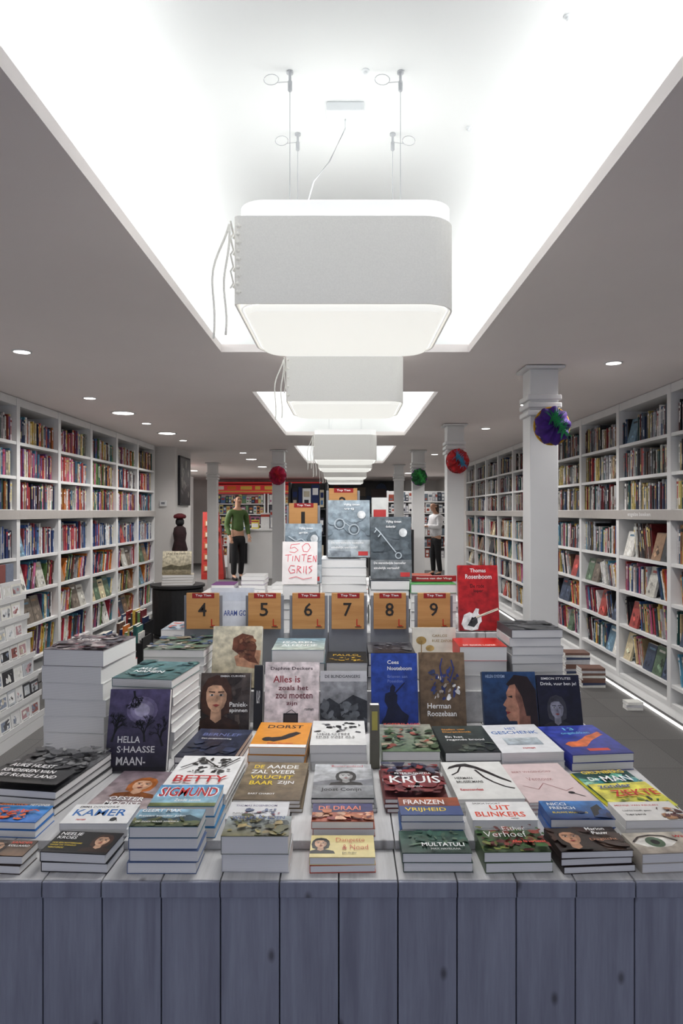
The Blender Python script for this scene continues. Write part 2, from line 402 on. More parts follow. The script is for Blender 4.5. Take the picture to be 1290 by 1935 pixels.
# ---------------- downlights
def dl(x,y,r,e=10):
    o=empty('downlight',(x,y,CH)); meta(o,'small round recessed ceiling downlight' if r<.07 else 'large round recessed ceiling downlight','ceiling light','recessed downlights')
    MB().lathe([(r*1.25,-.004),(r*1.25,.0),(r,.0),(r,-.006),(r*1.25,-.004)],24,cap=False).obj('ring',M_white,parent=o)
    MB().lathe([(r,-.005),(r,-.003)],24).obj('lens',M_spot,parent=o)
    l=bpy.data.lights.new('downlight_spot','SPOT'); l.energy=e*3.3; l.spot_size=2.5; l.spot_blend=.9; l.shadow_soft_size=r; l.color=(1,.965,.93)
    q=bpy.data.objects.new('downlight_spot',l); q.location=(x,y,CH-.02); COL.objects.link(q)
for x,y,r,e in [(-1.87,3.95,.045,15),(1.67,4.25,.045,15),(-2.08,5.56,.045,14),(-2.08,6.4,.095,13),(-2.08,7.15,.045,12),(-2.1,8.05,.095,12),(-2.1,8.85,.045,12),(1.56,7.58,.045,22),
    (-1.6,10.7,.05,14),(-1.65,12,.09,14),(1.44,11,.05,22),(1.5,13.6,.05,18),(-1.7,14,.09,12),(0.3,15,.08,14),(-3.4,15.3,.09,14),(1.5,16.3,.08,22),(-1.8,17.3,.09,12),(1.56,5.9,.045,18),(1.5,9.3,.045,20),(-1.87,2.2,.045,15),(1.67,2.4,.045,13)]:
    dl(x,y,r,e)
area('side_room_light',(-4.3,14.6,2.38),(0,0,0),2.0,3.5,160)
area('back_fill_light',(0,17.0,2.38),(0,0,0),4.5,1.5,48)  # added fill without a fixture, brightens the back of the shop
# ---------------- lamps
def rsq(w,d,rs,off=0,n=8):
    pts=[]; hw,hd=w/2-off,d/2-off
    for k,(sx,sy) in enumerate([(1,1),(-1,1),(-1,-1),(1,-1)]):
        r=max(.002,rs[k]-off)
        for i in range(n+1):
            a=math.pi/2*k+math.pi/2*i/n
            pts.append((sx*(hw-r)+r*math.cos(a),sy*(hd-r)+r*math.sin(a)))
    return pts
def shell(b,pts,pts2,z0,z1,col=WHITE):
    n=len(pts); vs=[(x,y,z0) for x,y in pts]+[(x,y,z1) for x,y in pts]+[(x,y,z0) for x,y in pts2]+[(x,y,z1) for x,y in pts2]
    fs=[]
    for i in range(n):
        j=(i+1)%n
        fs+=[(i,j,n+j,n+i),(2*n+j,2*n+i,3*n+i,3*n+j),(n+i,n+j,3*n+j,3*n+i),(j,i,2*n+i,2*n+j)]
    b.add(vs,fs,col)
def lamp(x,y,zb,detail,lab,cz=2.8):
    o=empty('pendant_lamp',(x,y,zb)); meta(o,lab,'pendant lamp','felt pendant lamps')
    W=.62;H=.245; rs=(.12,.12,.015,.09); ri=(.11,.11,.085,.085)
    b=MB(); shell(b,rsq(W,W,rs),rsq(W,W,rs,.005),0,H); shade_=b.obj('felt_shade',M_felt,parent=o)
    b=MB(); shell(b,rsq(W,W,ri,.008),rsq(W,W,ri,.014),.004,H+.048)
    p=rsq(W,W,ri,.014); 
    b.add([(a,c,H+.02) for a,c in p],[tuple(range(len(p)))],WHITE); b.obj('lamp_body',M_lampwhite,parent=o)
    b=MB(); p=rsq(W,W,ri,.016); p2=rsq(W,W,ri,.03)
    n=len(p)
    b.add([(a,c,.004) for a,c in p]+[(a,c,-.012) for a,c in p2],[((i+1)%n,i,n+i,n+(i+1)%n) for i in range(n)]+[tuple(reversed(range(n,2*n)))],WHITE)
    b.obj('diffuser',M_diff,parent=o)
    b=MB()
    k=9 if detail else 5
    pts=[]
    for i in range(k):
        t=i/(k-1); zz=.03+t*(H-.06)
        pts.append(((-W/2-.005) if i%2 else (-W/2+.02),(-W/2+.025) if i%2 else (-W/2-.006),zz))
    b.tube(pts,.003,6)
    b.tube([(p[0] if i%2 else -W/2-.008,p[1] if i%2 else -W/2-.006,p[2]+.012) for i,p in enumerate(pts)],.003,6)
    for i in range(k): 
        zz=.03+i/(k-1)*(H-.06); b.lathe([(.006,-.0)]+[(.006,.004)],8,M=Matrix.Translation((-W/2+.012,-W/2-.004,zz))@Matrix.Rotation(math.pi/2,4,'X'))
    b.obj('lacing',M_cord,parent=shade_,smooth=True)
    for dx,dz,bl in [(-.045,-.10,.02),(-.02,-.09,.0)]:
        pts=[]
        for i in range(13):
            t=i/12; pts.append((-W/2-.01+dx*math.sin(min(1,t*1.5)*math.pi/2)*(1 if bl else .6)+.004*math.sin(t*9),-W/2-.012,H-.03+(dz-H+.03)*t+ (0.03*math.sin(t*math.pi) if bl else 0)))
        MB().tube(pts,.0036,6).obj('hanging_cord',M_cord,parent=shade_,smooth=True)
    if detail is None: return
    h=cz-zb
    for sx in(-1,1):
        for sy in(-1,1):
            wx,wy=sx*.163,-.03+sy*.165
            MB().tube([(wx,wy,H+.02),(wx,wy,h)],.001,5).obj('suspension_wire',M_metal,parent=o)
            b=MB(); b.lathe([(.003,h-.06),(.0065,h-.056),(.0065,h-.03),(.004,h-.027),(.004,h-.008),(.010,h-.006),(.010,h)],12,M=Matrix.Translation((wx,wy,0))); b.obj('wire_gripper',M_metal,parent=o,smooth=True)
            if detail:
                s=1 if (sx>0 and sy>0) else -1
                rr=.022
                pts=[(wx,wy,h-.03)]+[(wx+s*(.032+rr)-s*rr*math.cos(a),wy-.01+.01*math.sin(a),h-.03+rr*math.sin(a)) for a in [-.6+i*.42 for i in range(20)]]
                MB().tube(pts,.001,5).obj('coiled_wire_end',M_metal,parent=o)
    MB().box(-.06,.06,-.05,.05,h-.03,h).obj('ceiling_canopy',M_canopy,parent=o,bevel=.004)
    pts=[(0.0,0,h-.03),(0.0,-.02,h-.07),(-.05,-.03,h-.18),(-.10,-.04,h-.25),(-.13,-.05,h-.36),(-.15,-.05,H+.02)]
    MB().tube(pts,.0024,6,col=WHITE).obj('power_cable',M_canopy,parent=o,smooth=True)
lamp(0,2.21,2.08,True,'large square grey felt pendant lamp with laced corner above the table')
lamp(0,3.88,2.08,False,'square grey felt pendant lamp with laced corner')
lamp(0,6.95,2.01,False,'square grey felt pendant lamp hanging in a row')
lamp(0,8.1,2.0,None,'square grey felt pendant lamp hanging in a row')
lamp(0,10.1,2.0,False,'square grey felt pendant lamp hanging in a row')
lamp(0,11.9,2.0,False,'square grey felt pendant lamp further down the row')
for y,e in ((2.21,10),(3.88,13),(6.95,12),(8.1,12),(10.1,11),(11.9,11)):
    area('lamp_down_light',(0,y,2.055 if y<5 else 1.98),(0,0,0),.5,.5,e,(1,.99,.97))
    area('lamp_up_light',(0,y,2.40),(math.pi,0,0),.45,.45,.9,(1,.99,.97))
for x,y in((.06,2.01),(.42,2.31),(.585,1.79)):
    o=MB().lathe([(.003,-.012),(.006,-.010),(.006,-.005),(.012,-.003),(.012,0)],14).obj('sprinkler_head',M_canopy,loc=(x,y,2.80)); meta(o,'tiny white sprinkler head set in the recessed ceiling','sprinkler')
# ============================================================ BOOKCASES
LOW=[.26,.55,.84,1.13]; UPR=[1.52,1.79,2.07]
recs=[]
PAL_L=[(190,60,80),(205,110,150),(240,230,230),(245,245,245),(60,95,150),(90,150,180),(215,180,80),(215,125,60),(110,150,90),(115,80,130),(40,50,90),(190,70,55),(70,70,80),(235,215,150),(60,115,110),(230,230,225),(200,200,205),(90,60,50)]
PAL_R=[(30,30,36),(40,50,85),(240,238,235),(220,220,215),(150,45,48),(100,75,65),(80,100,120),(50,95,95),(195,170,130),(60,60,66),(115,45,52),(200,182,110),(65,90,130),(240,240,240),(200,205,215),(235,230,220),(150,155,160),(45,40,38)]
PAL_B=[(50,75,140),(60,100,170),(90,135,185),(240,240,240),(225,225,220),(185,80,90),(45,50,85),(200,205,210)]
PAL_F=[(230,228,222),(200,198,190),(120,110,100),(70,80,100),(60,62,66),(150,120,95),(170,75,70),(110,140,160),(215,200,165),(95,115,95)]
def bookcase(side,y0,y1,idx,depth=.30):
    xf=-2.65 if side<0 else 2.34
    e=empty('bookcase',(xf,y0,0)); meta(e,'tall white built-in bookcase filled with books','bookcase','white wall bookcases')
    s=side; L=y1-y0
    def bx(name,d0,d1,a,b_,z0,z1,mt):
        xs=sorted((s*d0,s*d1)); return MB().box(xs[0],xs[1],a,b_,z0,z1).obj(name,mt,parent=e)
    bx('side_panel',0,depth,0,.028,0.1,CH-.005,M_shelfwhite); bx('side_panel',0,depth,L-.028,L-.001,0.1,CH-.005,M_shelfwhite)
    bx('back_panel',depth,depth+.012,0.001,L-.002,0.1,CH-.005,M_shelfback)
    bx('header',0.004,depth,.029,L-.029,2.36,CH-.005,M_shelfwhite)
    bx('plinth',.05,depth,0.001,L-.002,0,.1,M_shelfwhite)
    bx('rail',-.012,.02,.0,L-.001,1.44,1.515,M_rail)
    for z in LOW+UPR: bx('shelf',.004 if z!=1.52 else .022,depth,.029,L-.029,z-.025,z,M_shelfwhite)
    bx('shelf',.004,depth,.029,L-.029,.1,.125,M_shelfwhite)
    return e
def fill(side,y0,y1,z,hmax,pal,lean,q,xin=.03,grp='',pf=.4):
    xf=(-2.65 if side<0 else 2.34)
    y=y0+.033; end=y1-.031
    while y<end-.05:
        run=q.uniform(.15,.5)
        le=lean if q.random()<.85 else 0
        dom=q.choice(pal); sub=[q.choice(pal) for _ in range(3)]+[dom]
        stop=min(end,y+run)
        base_h=q.uniform(.78,.97)*hmax
        if (lean and q.random()<pf or (not lean and q.random()<.05)) and end-y>.17 and hmax>.2:
            w=q.uniform(.13,.16); recs.append(('face',side,xf,y+w/2,z,w,q.uniform(.2,.235),q.choice(PAL_F),q.choice(PAL_F),0,grp)); y+=w+.008; continue
        mh=0
        while True:
            t=q.uniform(.010,.030); h=min(hmax-.012,base_h*q.uniform(.86,1.06)); th=math.radians(le)
            wy=t/math.cos(th)
            if y+wy+ (h*math.sin(th)) > stop: break
            c=q.choice(sub) if q.random()<.4 else q.choice(pal)
            k=q.uniform(.7,1.05); c=tuple(min(255,v*k) for v in c)
            recs.append(('spine',side,xf+side*(xin+q.uniform(0,.018)),y,z,t,h,c,q.choice([(240,240,235),(230,210,130),(20,20,20),(170,60,60),(235,235,240)]),th,grp))
            y+=wy+.0008; mh=max(mh,h)
        y+=mh*math.sin(math.radians(le))+.002; y+=q.choice([0,0,0,.005,.015])
LU=[(3.94,4.74),(4.74,5.54),(5.54,6.34),(6.34,7.14),(7.14,7.94),(7.94,8.74),(8.74,9.5)]
RU=[(4.02,4.94),(4.94,5.87),(5.87,6.8),(6.8,7.72),(7.72,8.64),(8.64,9.56),(9.56,10.48),(10.48,11.4),(11.4,12.32),(12.32,13.24)]
q=random.Random(5)
for i,(a,b_) in enumerate(LU):
    e=bookcase(-1,a,b_,i)
    pal=[PAL_L,PAL_L,PAL_L,PAL_L+[(190,60,80)]*3,PAL_L,[(240,240,235)]*3+PAL_L,PAL_L][i]
    for z in UPR: fill(-1,a,b_,z,.252,pal if z!=1.79 else [(215,115,155),(125,80,140),(240,240,240),(90,150,185),(200,80,75),(235,225,200)] if i<4 else pal,0,q,grp='books on the upper shelves')
    for z in LOW: fill(-1,a,b_,z,(.262 if z<1.1 else .29),PAL_B if z>1 else pal,(0 if z>1 else q.choice([12,16,9])),q,grp='books on the lower shelves',pf=.5)
for i,(a,b_) in enumerate(RU):
    bookcase(1,a,b_,i)
    for z in UPR: fill(1,a,b_,z,.252,PAL_R,0,q,grp='books on the upper shelves')
    for z in LOW: fill(1,a,b_,z,(.262 if z<1.1 else .29),PAL_R+PAL_L[:8],(q.choice([0,10]) if z>1 else q.choice([14,18,10])),q,grp='books on the lower shelves',pf=.55)
def shelfbook(b,r,off):
    kind,side,x,y,z,t,h,c,c2,th,grp=r
    cf=c; c=C(*c); c2=C(*c2)
    if kind=='spine':
        D=.15; cs,sn=math.cos(th),math.sin(th)
        def P(a,u,d): return (x+side*d-off[0], y+a*cs+u*sn-off[1], z+.001+u*cs-a*sn*1.0+ (t*sn)-off[2])
        vs=[P(0,0,0),P(t,0,0),P(t,h,0),P(0,h,0),P(0,0,D),P(t,0,D),P(t,h,D),P(0,h,D)]
        o=len(b.v)
        b.add(vs,[(0,1,2,3),(1,5,6,2),(4,0,3,7),(5,4,7,6),(4,5,1,0)],c); b.f.append([o+3,o+2,o+6,o+7]); b.m.append(0); b.c.append(C(225,220,208))
        e=-.0006; k=(int(y*7919+z*1009+h*50021)%100)/100
        u0=.15+k*.3; u1=u0+.25+.25*k
        b.add([P(t*.3,h*u0,e),P(t*.7,h*u0,e),P(t*.7,h*u1,e),P(t*.3,h*u1,e)],[(0,1,2,3)],c2)
        if k>.4: b.add([P(0,h*.82,e),P(t,h*.82,e),P(t,h*.9,e),P(0,h*.9,e)],[(0,1,2,3)],c2)
        if k<.3: b.add([P(0,0,e),P(t,0,e),P(t,h*.12,e),P(0,h*.12,e)],[(0,1,2,3)],tuple(v*.5 for v in c[:3])+(1,))
    else:
        def P(a,u,d): return (x+side*(.02+d+u*.25)-off[0], y+a-off[1], z+.003+u-off[2])
        w=t/2
        vs=[P(-w,0,0),P(w,0,0),P(w,h,0),P(-w,h,0),P(-w,0,.02),P(w,0,.02),P(w,h,.02),P(-w,h,.02)]
        o=len(b.v)
        b.add(vs,[(0,1,2,3),(1,5,6,2),(4,0,3,7),(5,4,7,6),(4,5,1,0)],c); b.f.append([o+3,o+2,o+6,o+7]); b.m.append(0); b.c.append(C(225,220,208))
        e=-.0008; q=random.Random(int(y*1000+z*100))
        b.add([P(-w*.8,h*.8,e),P(w*.5,h*.8,e),P(w*.5,h*.88,e),P(-w*.8,h*.88,e)],[(0,1,2,3)],c2)
        for _ in range(5):
            a0=q.uniform(-.7,.5)*w; u0=q.uniform(.08,.5)*h; s=q.uniform(.2,.45)*w
            k2=q.uniform(.5,1.6)
            b.add([P(max(-w,a0-s),u0,e),P(a0,u0-.6*s if u0>.6*s else 0,e),P(min(w,a0+s),u0+.2*s,e),P(a0+.2*s,u0+s,e)],[(0,1,2,3)],C(*[min(255,v*k2) for v in cf])); e-=.0003
recs=[r for r in recs if r[3]>4.0]
def vis(r):
    y=r[3]
    if not y*.5>abs(r[2])-.05: return False
    if r[2]<0 and r[4]<1.0 and y<5.6: return False
    if r[2]>0 and r[4]<1.3 and 6.9<y<10.5: return False
    if r[2]<0 and r[4]<.5: return False
    return True
near=sorted([r for r in recs if vis(r)],key=lambda r:r[3])[:298]
ns=set(id(r) for r in near)
for r in near:
    b=MB(); off=(r[2],r[3],r[4]); shelfbook(b,r,off)
    kk='face-out book leaning on a white shelf' if r[0]=='face' else ('book leaning among others on a white shelf' if r[9] else 'upright book with its spine showing on a white shelf')
    o=b.obj('shelved_book',M_shelfbook,loc=off); meta(o,kk,'book',r[10])
b=MB()
for r in recs:
    if id(r) not in ns: shelfbook(b,r,(0,0,0))
o=b.obj('shelved_books',M_shelfbook); meta(o,'long rows of colourful books filling the white bookcases','books',kind='stuff')
t=art(.42,.04,0,[('t','engelse boeken',0,0,1,1,C(240,240,240))]).obj('trim_4',M_matte,loc=(2.3275,5.42,1.478),rot=(math.pi/2,0,-math.pi/2)); struct(t)
o=MB().box(2.315,2.325,4.0,13.2,.004,.02).obj('led_strip',M_led); meta(o,'glowing white light strip along the bookcase base','light strip')
# ============================================================ DISPLAY TABLE
TB=.775; TX0,TX1,TY0,TY1=-.915,.80,1.34,3.05
tab=empty('display_table',((TX0+TX1)/2,TY0,0)); meta(tab,'large plank display table, blue-grey stained front and whitewashed top','table')
ox,oy=(TX0+TX1)/2,TY0
def planks(axis,x0,x1,y0,y1,z0,z1,w,off=0,gap=.0012):
    b=MB(); x=x0+off
    edges=[x0]; 
    while x<x1-.01:
        if x>x0+.01: edges.append(x)
        x+=w
    edges.append(x1)
    for i in range(len(edges)-1):
        a,c=edges[i],edges[i+1]; col=(R.random(),R.random(),R.random(),1)
        b.box(a+gap-ox,c-gap-ox,y0-oy,y1-oy,z0,z1,col)
    return b
PWd=.1165; OFF=(PX(79,1.34)-TX0)%PWd
planks(0,TX0,TX1,TY0+.006,TY1,TB-.03,TB,PWd,OFF).obj('tabletop',M_top,parent=tab,bevel=.0015)
planks(0,TX0,TX1,TY0-.002,TY0+.0055,TB-.032,TB-.001,PWd,OFF).obj('edge_board',M_front,parent=tab,bevel=.0015)
planks(0,TX0,TX1,TY0+.004,TY0+.03,0.0,TB-.033,PWd,OFF).obj('front_panel',M_front,parent=tab,bevel=.0015)
for x in(TX0,TX1-.025): MB().box(x-ox,x+.025-ox,.032,TY1-TY0-.01,0,TB-.031,WHITE).obj('side_panel',M_front,parent=tab,bevel=.002)
MB().box(TX0-ox+.03,TX1-ox-.03,TY1-TY0-.03,TY1-TY0-.005,0,TB-.031,WHITE).obj('back_panel',M_front,parent=tab,bevel=.002)
TA=.795; TBh=.90; TCh=1.05
planks(0,TX0+.002,TX1-.002,1.465,TY1-.002,TB+.0005,TA,PWd,OFF).obj('low_step',M_top,parent=tab,bevel=.0015)
planks(0,-.725,TX1-.01,2.285,TY1-.004,TA+.0005,TBh,PWd,.03).obj('middle_step',M_top,parent=tab,bevel=.0015)
planks(0,-.555,.62,2.545,TY1-.006,TBh+.0005,TCh,PWd,.03).obj('upper_step',M_top,parent=tab,bevel=.0015)
red=C(190,30,35);blue=C(40,70,160);navy=C(20,30,70);cream=C(225,215,180);grey=C(130,130,132);lg=C(190,190,190);skin=C(215,170,140);dkb=C(45,32,28);green=C(60,110,70);yel=C(235,205,60);orng=C(225,130,40)
WC=C(230,230,230)
# ---------------- ROW 1
z=1.37
stk(z,-48,45,1617,TB,2,-3,C(60,48,42),[('g',C(70,55,48),C(120,95,75)),('face',.25,.55,.2,skin,dkb,BLACK),('t','SANDER',.5,.72,.95,.86,C(220,80,60)),('t','KOLLAARD',.5,.52,.95,.64,W_)],'small brown landscape paperback with a portrait cover',asp=.66)
stk(z,76,205,1612,TB,2,-5,C(22,22,24),[('face',.78,.6,.13,skin,C(70,45,35),BLACK),('t','NEELIE',.06,.76,.4,.9,W_),('t','KROES',.06,.58,.36,.71,W_),('t','HOE EEN ROTTERDAMS',.06,.36,.52,.42,yel),('t','MEISJE DE WERELD',.06,.25,.46,.31,yel),('t','VEROVERDE',.06,.14,.3,.2,yel)],'small black landscape paperback with a woman portrait and white title',asp=.66)
stk(z,243,374,1562,TB,4,0,C(70,110,125),[('g',C(150,190,215),C(70,90,70)),('gr',0,.0,1,.38,C(100,110,75),C(70,80,60)),('p',[(0,.38),(.3,.6),(.5,.42),(.8,.66),(1,.4),(1,.3),(0,.3)],C(60,80,90)),('b',33,20,0,.05,1,.38,[C(90,100,70),C(60,75,55),C(120,120,85)],.08),('t','GEERT MAK',.06,.74,.66,.92,W_),('t','Reizen zonder John',.06,.44,.75,.56,W_),('t','OP ZOEK NAAR AMERIKA',.06,.15,.7,.22,W_)],'landscape paperback with a green and blue road photograph',asp=.58,under=[C(90,110,150)])
stk(z,417,545,1580,TB,2,0,C(130,135,125),[('g',C(160,170,175),C(110,105,70)),('b',3,46,.05,.05,.95,.95,[C(90,90,60),C(150,140,90),C(70,80,80),C(170,150,100)],.08),('t','WELLES IN EDEN',.08,.68,.9,.84,C(60,80,130))],'landscape paperback with a painted landscape cover',asp=.66,under=[C(200,200,205)])
stk(z,584,709,1620,TB,2,0,C(226,210,150),[('face',.16,.6,.12,skin,BLACK,BLACK),('tt','Dangette',.4,.6,.85,.84,red),('tt','& Nood',.5,.3,.9,.52,red),('t','Een thriller',.5,.12,.72,.19,BLACK)],'pale yellow paperback with a dark-haired woman and red title',asp=.7,under=[C(200,70,40)])
stk(z,760,892,1612,TB,2,0,C(40,70,60),[('g',C(50,85,72),C(35,60,52)),('e',.3,.55,.14,.3,C(70,95,80)),('b',19,24,.05,.3,.95,.95,[C(50,85,72),C(80,105,85)],.08),('t','MULTATULI',.3,.22,.92,.38,W_),('t','MAX HAVELAAR',.42,.07,.85,.14,lg)],'dark green paperback with pale author name',asp=.68)
stk(z,913,1042,1610,TB,2,1,C(70,90,60),[('b',5,90,.0,.0,1,1,[C(60,100,50),C(110,120,60),C(130,60,50),C(90,40,40)],.07),('tt','Esther',.4,.7,.75,.9,W_),('tt','Verhoef',.08,.4,.72,.66,W_),('t','Alles te verliezen',.45,.14,.95,.25,C(240,90,70))],'paperback with green and red floral photo cover',asp=.68)
stk(z,1056,1196,1608,TB,3,3,C(40,28,26),[('b',8,30,.0,.0,1,.9,[C(60,38,28),C(50,30,25)],.12),('face',.25,.5,.17,C(190,140,110),dkb,BLACK),('t','Marion',.55,.74,.82,.87,W_),('t','Pauw',.6,.56,.82,.69,W_),('tt','Daglicht',.5,.28,.88,.4,C(220,150,110))],'dark brown paperback with a face on the cover',asp=.68)
stk(z,1208,1330,1612,TB,2,4,C(180,172,160),[('g',C(190,182,168),C(150,140,130)),('p',[(.05,.5),(.2,.7),(.4,.78),(.6,.72),(.75,.5),(.6,.32),(.4,.26),(.2,.32)],C(225,222,216)),('e',.4,.52,.15,.25,C(80,105,80)),('e',.4,.52,.07,.12,BLACK),('pl',[(.05,.55),(.2,.78),(.42,.86),(.62,.8),(.78,.55)],.035,dkb),('t','Wij',.78,.66,.95,.82,red)],'pale paperback with a close-up eye on the cover',asp=.68)
# ---------------- ROW 2
z=1.48
stk(z,-40,70,1553,TA,2,-3,C(60,120,190),[('g',C(70,140,205),C(50,110,190)),('b',9,40,.2,.15,.75,.6,[C(235,110,40),C(215,70,30)],.055),('pl',[(.3,.4),(.15,.65),(.3,.7)],.03,C(225,90,40)),('pl',[(.6,.4),(.8,.6),(.9,.5)],.03,C(225,90,40)),('t','HERMAN KOCH',.04,.8,.56,.93,C(235,130,60)),('t','HET DINER',.62,.8,.98,.93,W_)],'blue landscape paperback with an orange lobster',asp=.66)
stk(z,112,240,1556,TA,2,0,WC,[('t','EMMA DONOGHUE',.1,.8,.7,.9,C(60,60,60)),('t','KAMER',.08,.38,.88,.72,C(50,110,180)),('e',.75,.2,.05,.1,C(60,60,60)),('pl',[(.7,.1),(.78,.28),(.82,.1)],.01,C(60,60,60)),('t','roman',.2,.14,.34,.21,red)],'white paperback with large blue title letters',asp=.66)
stk(z,278,405,1524,TA,3,0,C(60,130,180),[('g',C(80,150,200),C(160,195,205)),('gr',0,0,1,.16,C(120,130,80),C(90,100,60)),('t','SIGMUND',.04,.42,.97,.9,W_),('t','SIGMUND',.06,.45,.95,.87,red),('t','Zesde sessie',.35,.22,.75,.34,W_)],'blue landscape paperback with red and white title',asp=.8)
stk(z,425,541,1548,TA,2,0,C(215,215,218),[('t','THOMAS ROSENBOOM',.1,.72,.8,.83,C(90,80,120)),('b',4,22,.3,.1,.9,.5,[C(150,100,110),C(100,110,140)],.06),('t','Publieke werken',.1,.2,.5,.3,C(90,90,90))],'pale paperback with small illustration',asp=.66)
stk(z,588,706,1552,TA,2,0,C(170,90,70),[('gr',0,.5,1,1,C(70,70,120),C(50,50,90)),('t','DE DRAAI',.1,.62,.8,.86,C(230,130,100)),('b',6,40,0,.05,1,.45,[C(200,120,80),C(120,50,50),C(220,170,140)],.08)],'red and blue landscape paperback',asp=.66)
stk(z,757,876,1540,TA,3,0,C(60,80,130),[('gr',0,.5,1,1,C(170,90,60),C(120,60,45)),('t','FRANZEN',.08,.6,.75,.86,W_),('t','VRIJHEID',.08,.15,.75,.4,yel)],'blue and orange landscape paperback',asp=.66,under=[C(50,90,150),C(230,230,230)])
stk(z,893,1017,1550,TA,2,0,WC,[('t','SASKIA NOORT',.1,.86,.55,.94,BLACK),('t','UIT',.35,.54,.68,.8,C(225,70,40)),('t','BLINKERS',.08,.18,.85,.44,C(225,70,40)),('t','roman',.6,.06,.72,.12,C(90,90,90))],'white paperback with red-orange title',asp=.66)
stk(z,1040,1163,1548,TA,2,0,C(30,80,150),[('g',C(60,120,185),C(24,46,96)),('t','NICCI',.1,.74,.4,.9,W_),('t','FRENCH',.1,.52,.5,.67,W_),('t','BLAUWE MAANDAG',.1,.3,.65,.39,yel),('p',[(.7,.1),(.95,.3),(.9,.8),(.75,.6)],BLACK),('b',37,14,.5,.0,1,.4,[C(30,60,110),C(20,35,70)],.1)],'blue paperback with white title and dark figure',asp=.66)
stk(z,1180,1305,1550,TA,2,2,C(215,213,210),[('t','MENSJE VAN KEULEN',.05,.74,.75,.84,red),('t','Liefde heeft geen',.1,.45,.55,.55,C(90,90,90)),('t','hersens',.1,.26,.4,.37,C(90,90,90)),('b',2,16,.65,.1,.95,.6,[C(160,120,90),C(90,60,60)],.07)],'pale grey paperback with small red title',asp=.66)
# ---------------- ROW 3
z=1.6
rocks=[('g',C(120,120,122),C(50,50,52)),('b',21,110,0,.42,1,1,[C(60,60,62),C(105,105,107),C(34,34,36),C(130,130,130)],.09),('gr',0,0,1,.42,C(46,46,48),C(24,24,26)),('b',22,30,0,.36,1,.46,[C(44,44,46),C(70,70,72)],.07)]
stk(z,-35,128,1492,TA,3,-9,C(60,60,62),rocks+[('t','AUKE HULST',.12,.32,.7,.4,W_),('t','KINDEREN VAN',.12,.2,.8,.27,W_),('t','HET RUIGE LAND',.12,.09,.9,.16,W_)],'paperback with black and white rock photo cover',asp=1.3)
stk(z,163,290,1530,TA,2,-6,C(150,130,130),[('g',C(120,105,115),C(175,160,160)),('face',.55,.62,.19,skin,C(170,100,50),BLACK),('t','OESTER',.25,.2,.8,.29,W_),('t','MOOIST',.25,.08,.8,.17,W_)],'mauve paperback with a red-haired woman on the cover',asp=1.5)
stk(z,298,431,1500,TA,3,-2,WC,[('b',31,36,.25,.5,.9,.92,[BLACK,C(120,120,120),C(60,60,60)],.05),('pl',[(.1,.6),(.4,.85),(.7,.6),(.95,.9)],.03,BLACK),('t','BETTY',.12,.24,.9,.4,red),('t','roman',.4,.1,.6,.14,C(90,90,90))],'white paperback with black scribbles and red title',asp=1.5)
stk(z,441,570,1512,TA,3,-2,C(120,105,85),[('g',C(140,125,102),C(108,94,76)),('t','DE',.12,.82,.28,.92,yel),('t','AARDE',.33,.82,.85,.92,W_),('t','ZAL WEER',.1,.67,.82,.77,W_),('t','VRUCHT',.12,.52,.8,.62,yel),('t','BAAR',.15,.37,.52,.47,yel),('t','ZIJN',.58,.37,.84,.47,W_),('t','BART CHABOT',.2,.12,.6,.16,W_)],'olive brown paperback with bold yellow and white letters',asp=1.5)
stk(z,588,707,1510,TA,3,0,C(140,142,146),[('g',C(195,197,200),C(110,112,118)),('p',[(0,.45),(.3,.52),(.6,.47),(1,.55),(1,.3),(0,.3)],C(120,122,128)),('face',.55,.62,.15,C(170,170,170),C(50,50,50),BLACK),('gr',0,0,1,.34,C(150,152,156),C(112,114,118)),('tt','Rivierenland',.3,.88,.85,.94,red),('t','Joost Conijn',.14,.16,.8,.27,BLACK)],'grey paperback with black and white photo and black title',asp=1.5)
stk(z,727,848,1510,TA,3,0,C(110,60,60),[('b',41,90,0,.3,1,1,[C(90,92,110),C(150,60,60),C(170,160,165),C(50,50,70)],.11),('b',42,50,0,0,1,.42,[C(120,50,55),C(140,60,60),C(90,40,45)],.13),('t','KRUIS',.1,.22,.92,.43,W_),('t','PETER BUWALDA',.2,.48,.8,.53,W_),('t','ROMAN',.38,.1,.6,.14,W_)],'red and grey photo paperback with big white title',asp=1.4)
stk(z,862,990,1510,TA,3,2,C(220,220,217),[('p',[(.05,.78),(.2,.84),(.35,.86),(.5,.8),(.66,.66),(.82,.5),(.96,.4),(.97,.44),(.84,.56),(.68,.74),(.55,.86),(.4,.95),(.25,.93),(.1,.86)],BLACK),('pl',[(.5,.76),(.58,.55),(.68,.42),(.82,.3),(.95,.25)],.04,BLACK),('pl',[(.3,.88),(.2,.7),(.08,.62)],.03,BLACK),('t','HERMAN',.1,.5,.38,.56,C(60,60,60)),('t','BRUSSELMANS',.1,.4,.52,.46,C(60,60,60)),('t','Kanonnenvlees',.1,.2,.45,.26,red)],'white paperback with a black figure swoosh',asp=1.5)
stk(z,992,1122,1515,TA,3,4,C(212,192,192),[('t','BERT WAGENDORP',.1,.74,.75,.79,C(160,110,110)),('tt','Ventoux',.25,.52,.65,.61,C(150,80,80)),('pl',[(.1,.4),(.3,.3),(.45,.45),(.7,.25),(.85,.32)],.012,C(150,90,90)),('e',.75,.2,.05,.03,BLACK),('l',.75,.2,.9,.1,.02,BLACK)],'pale pink paperback with thin line drawing',asp=1.5)
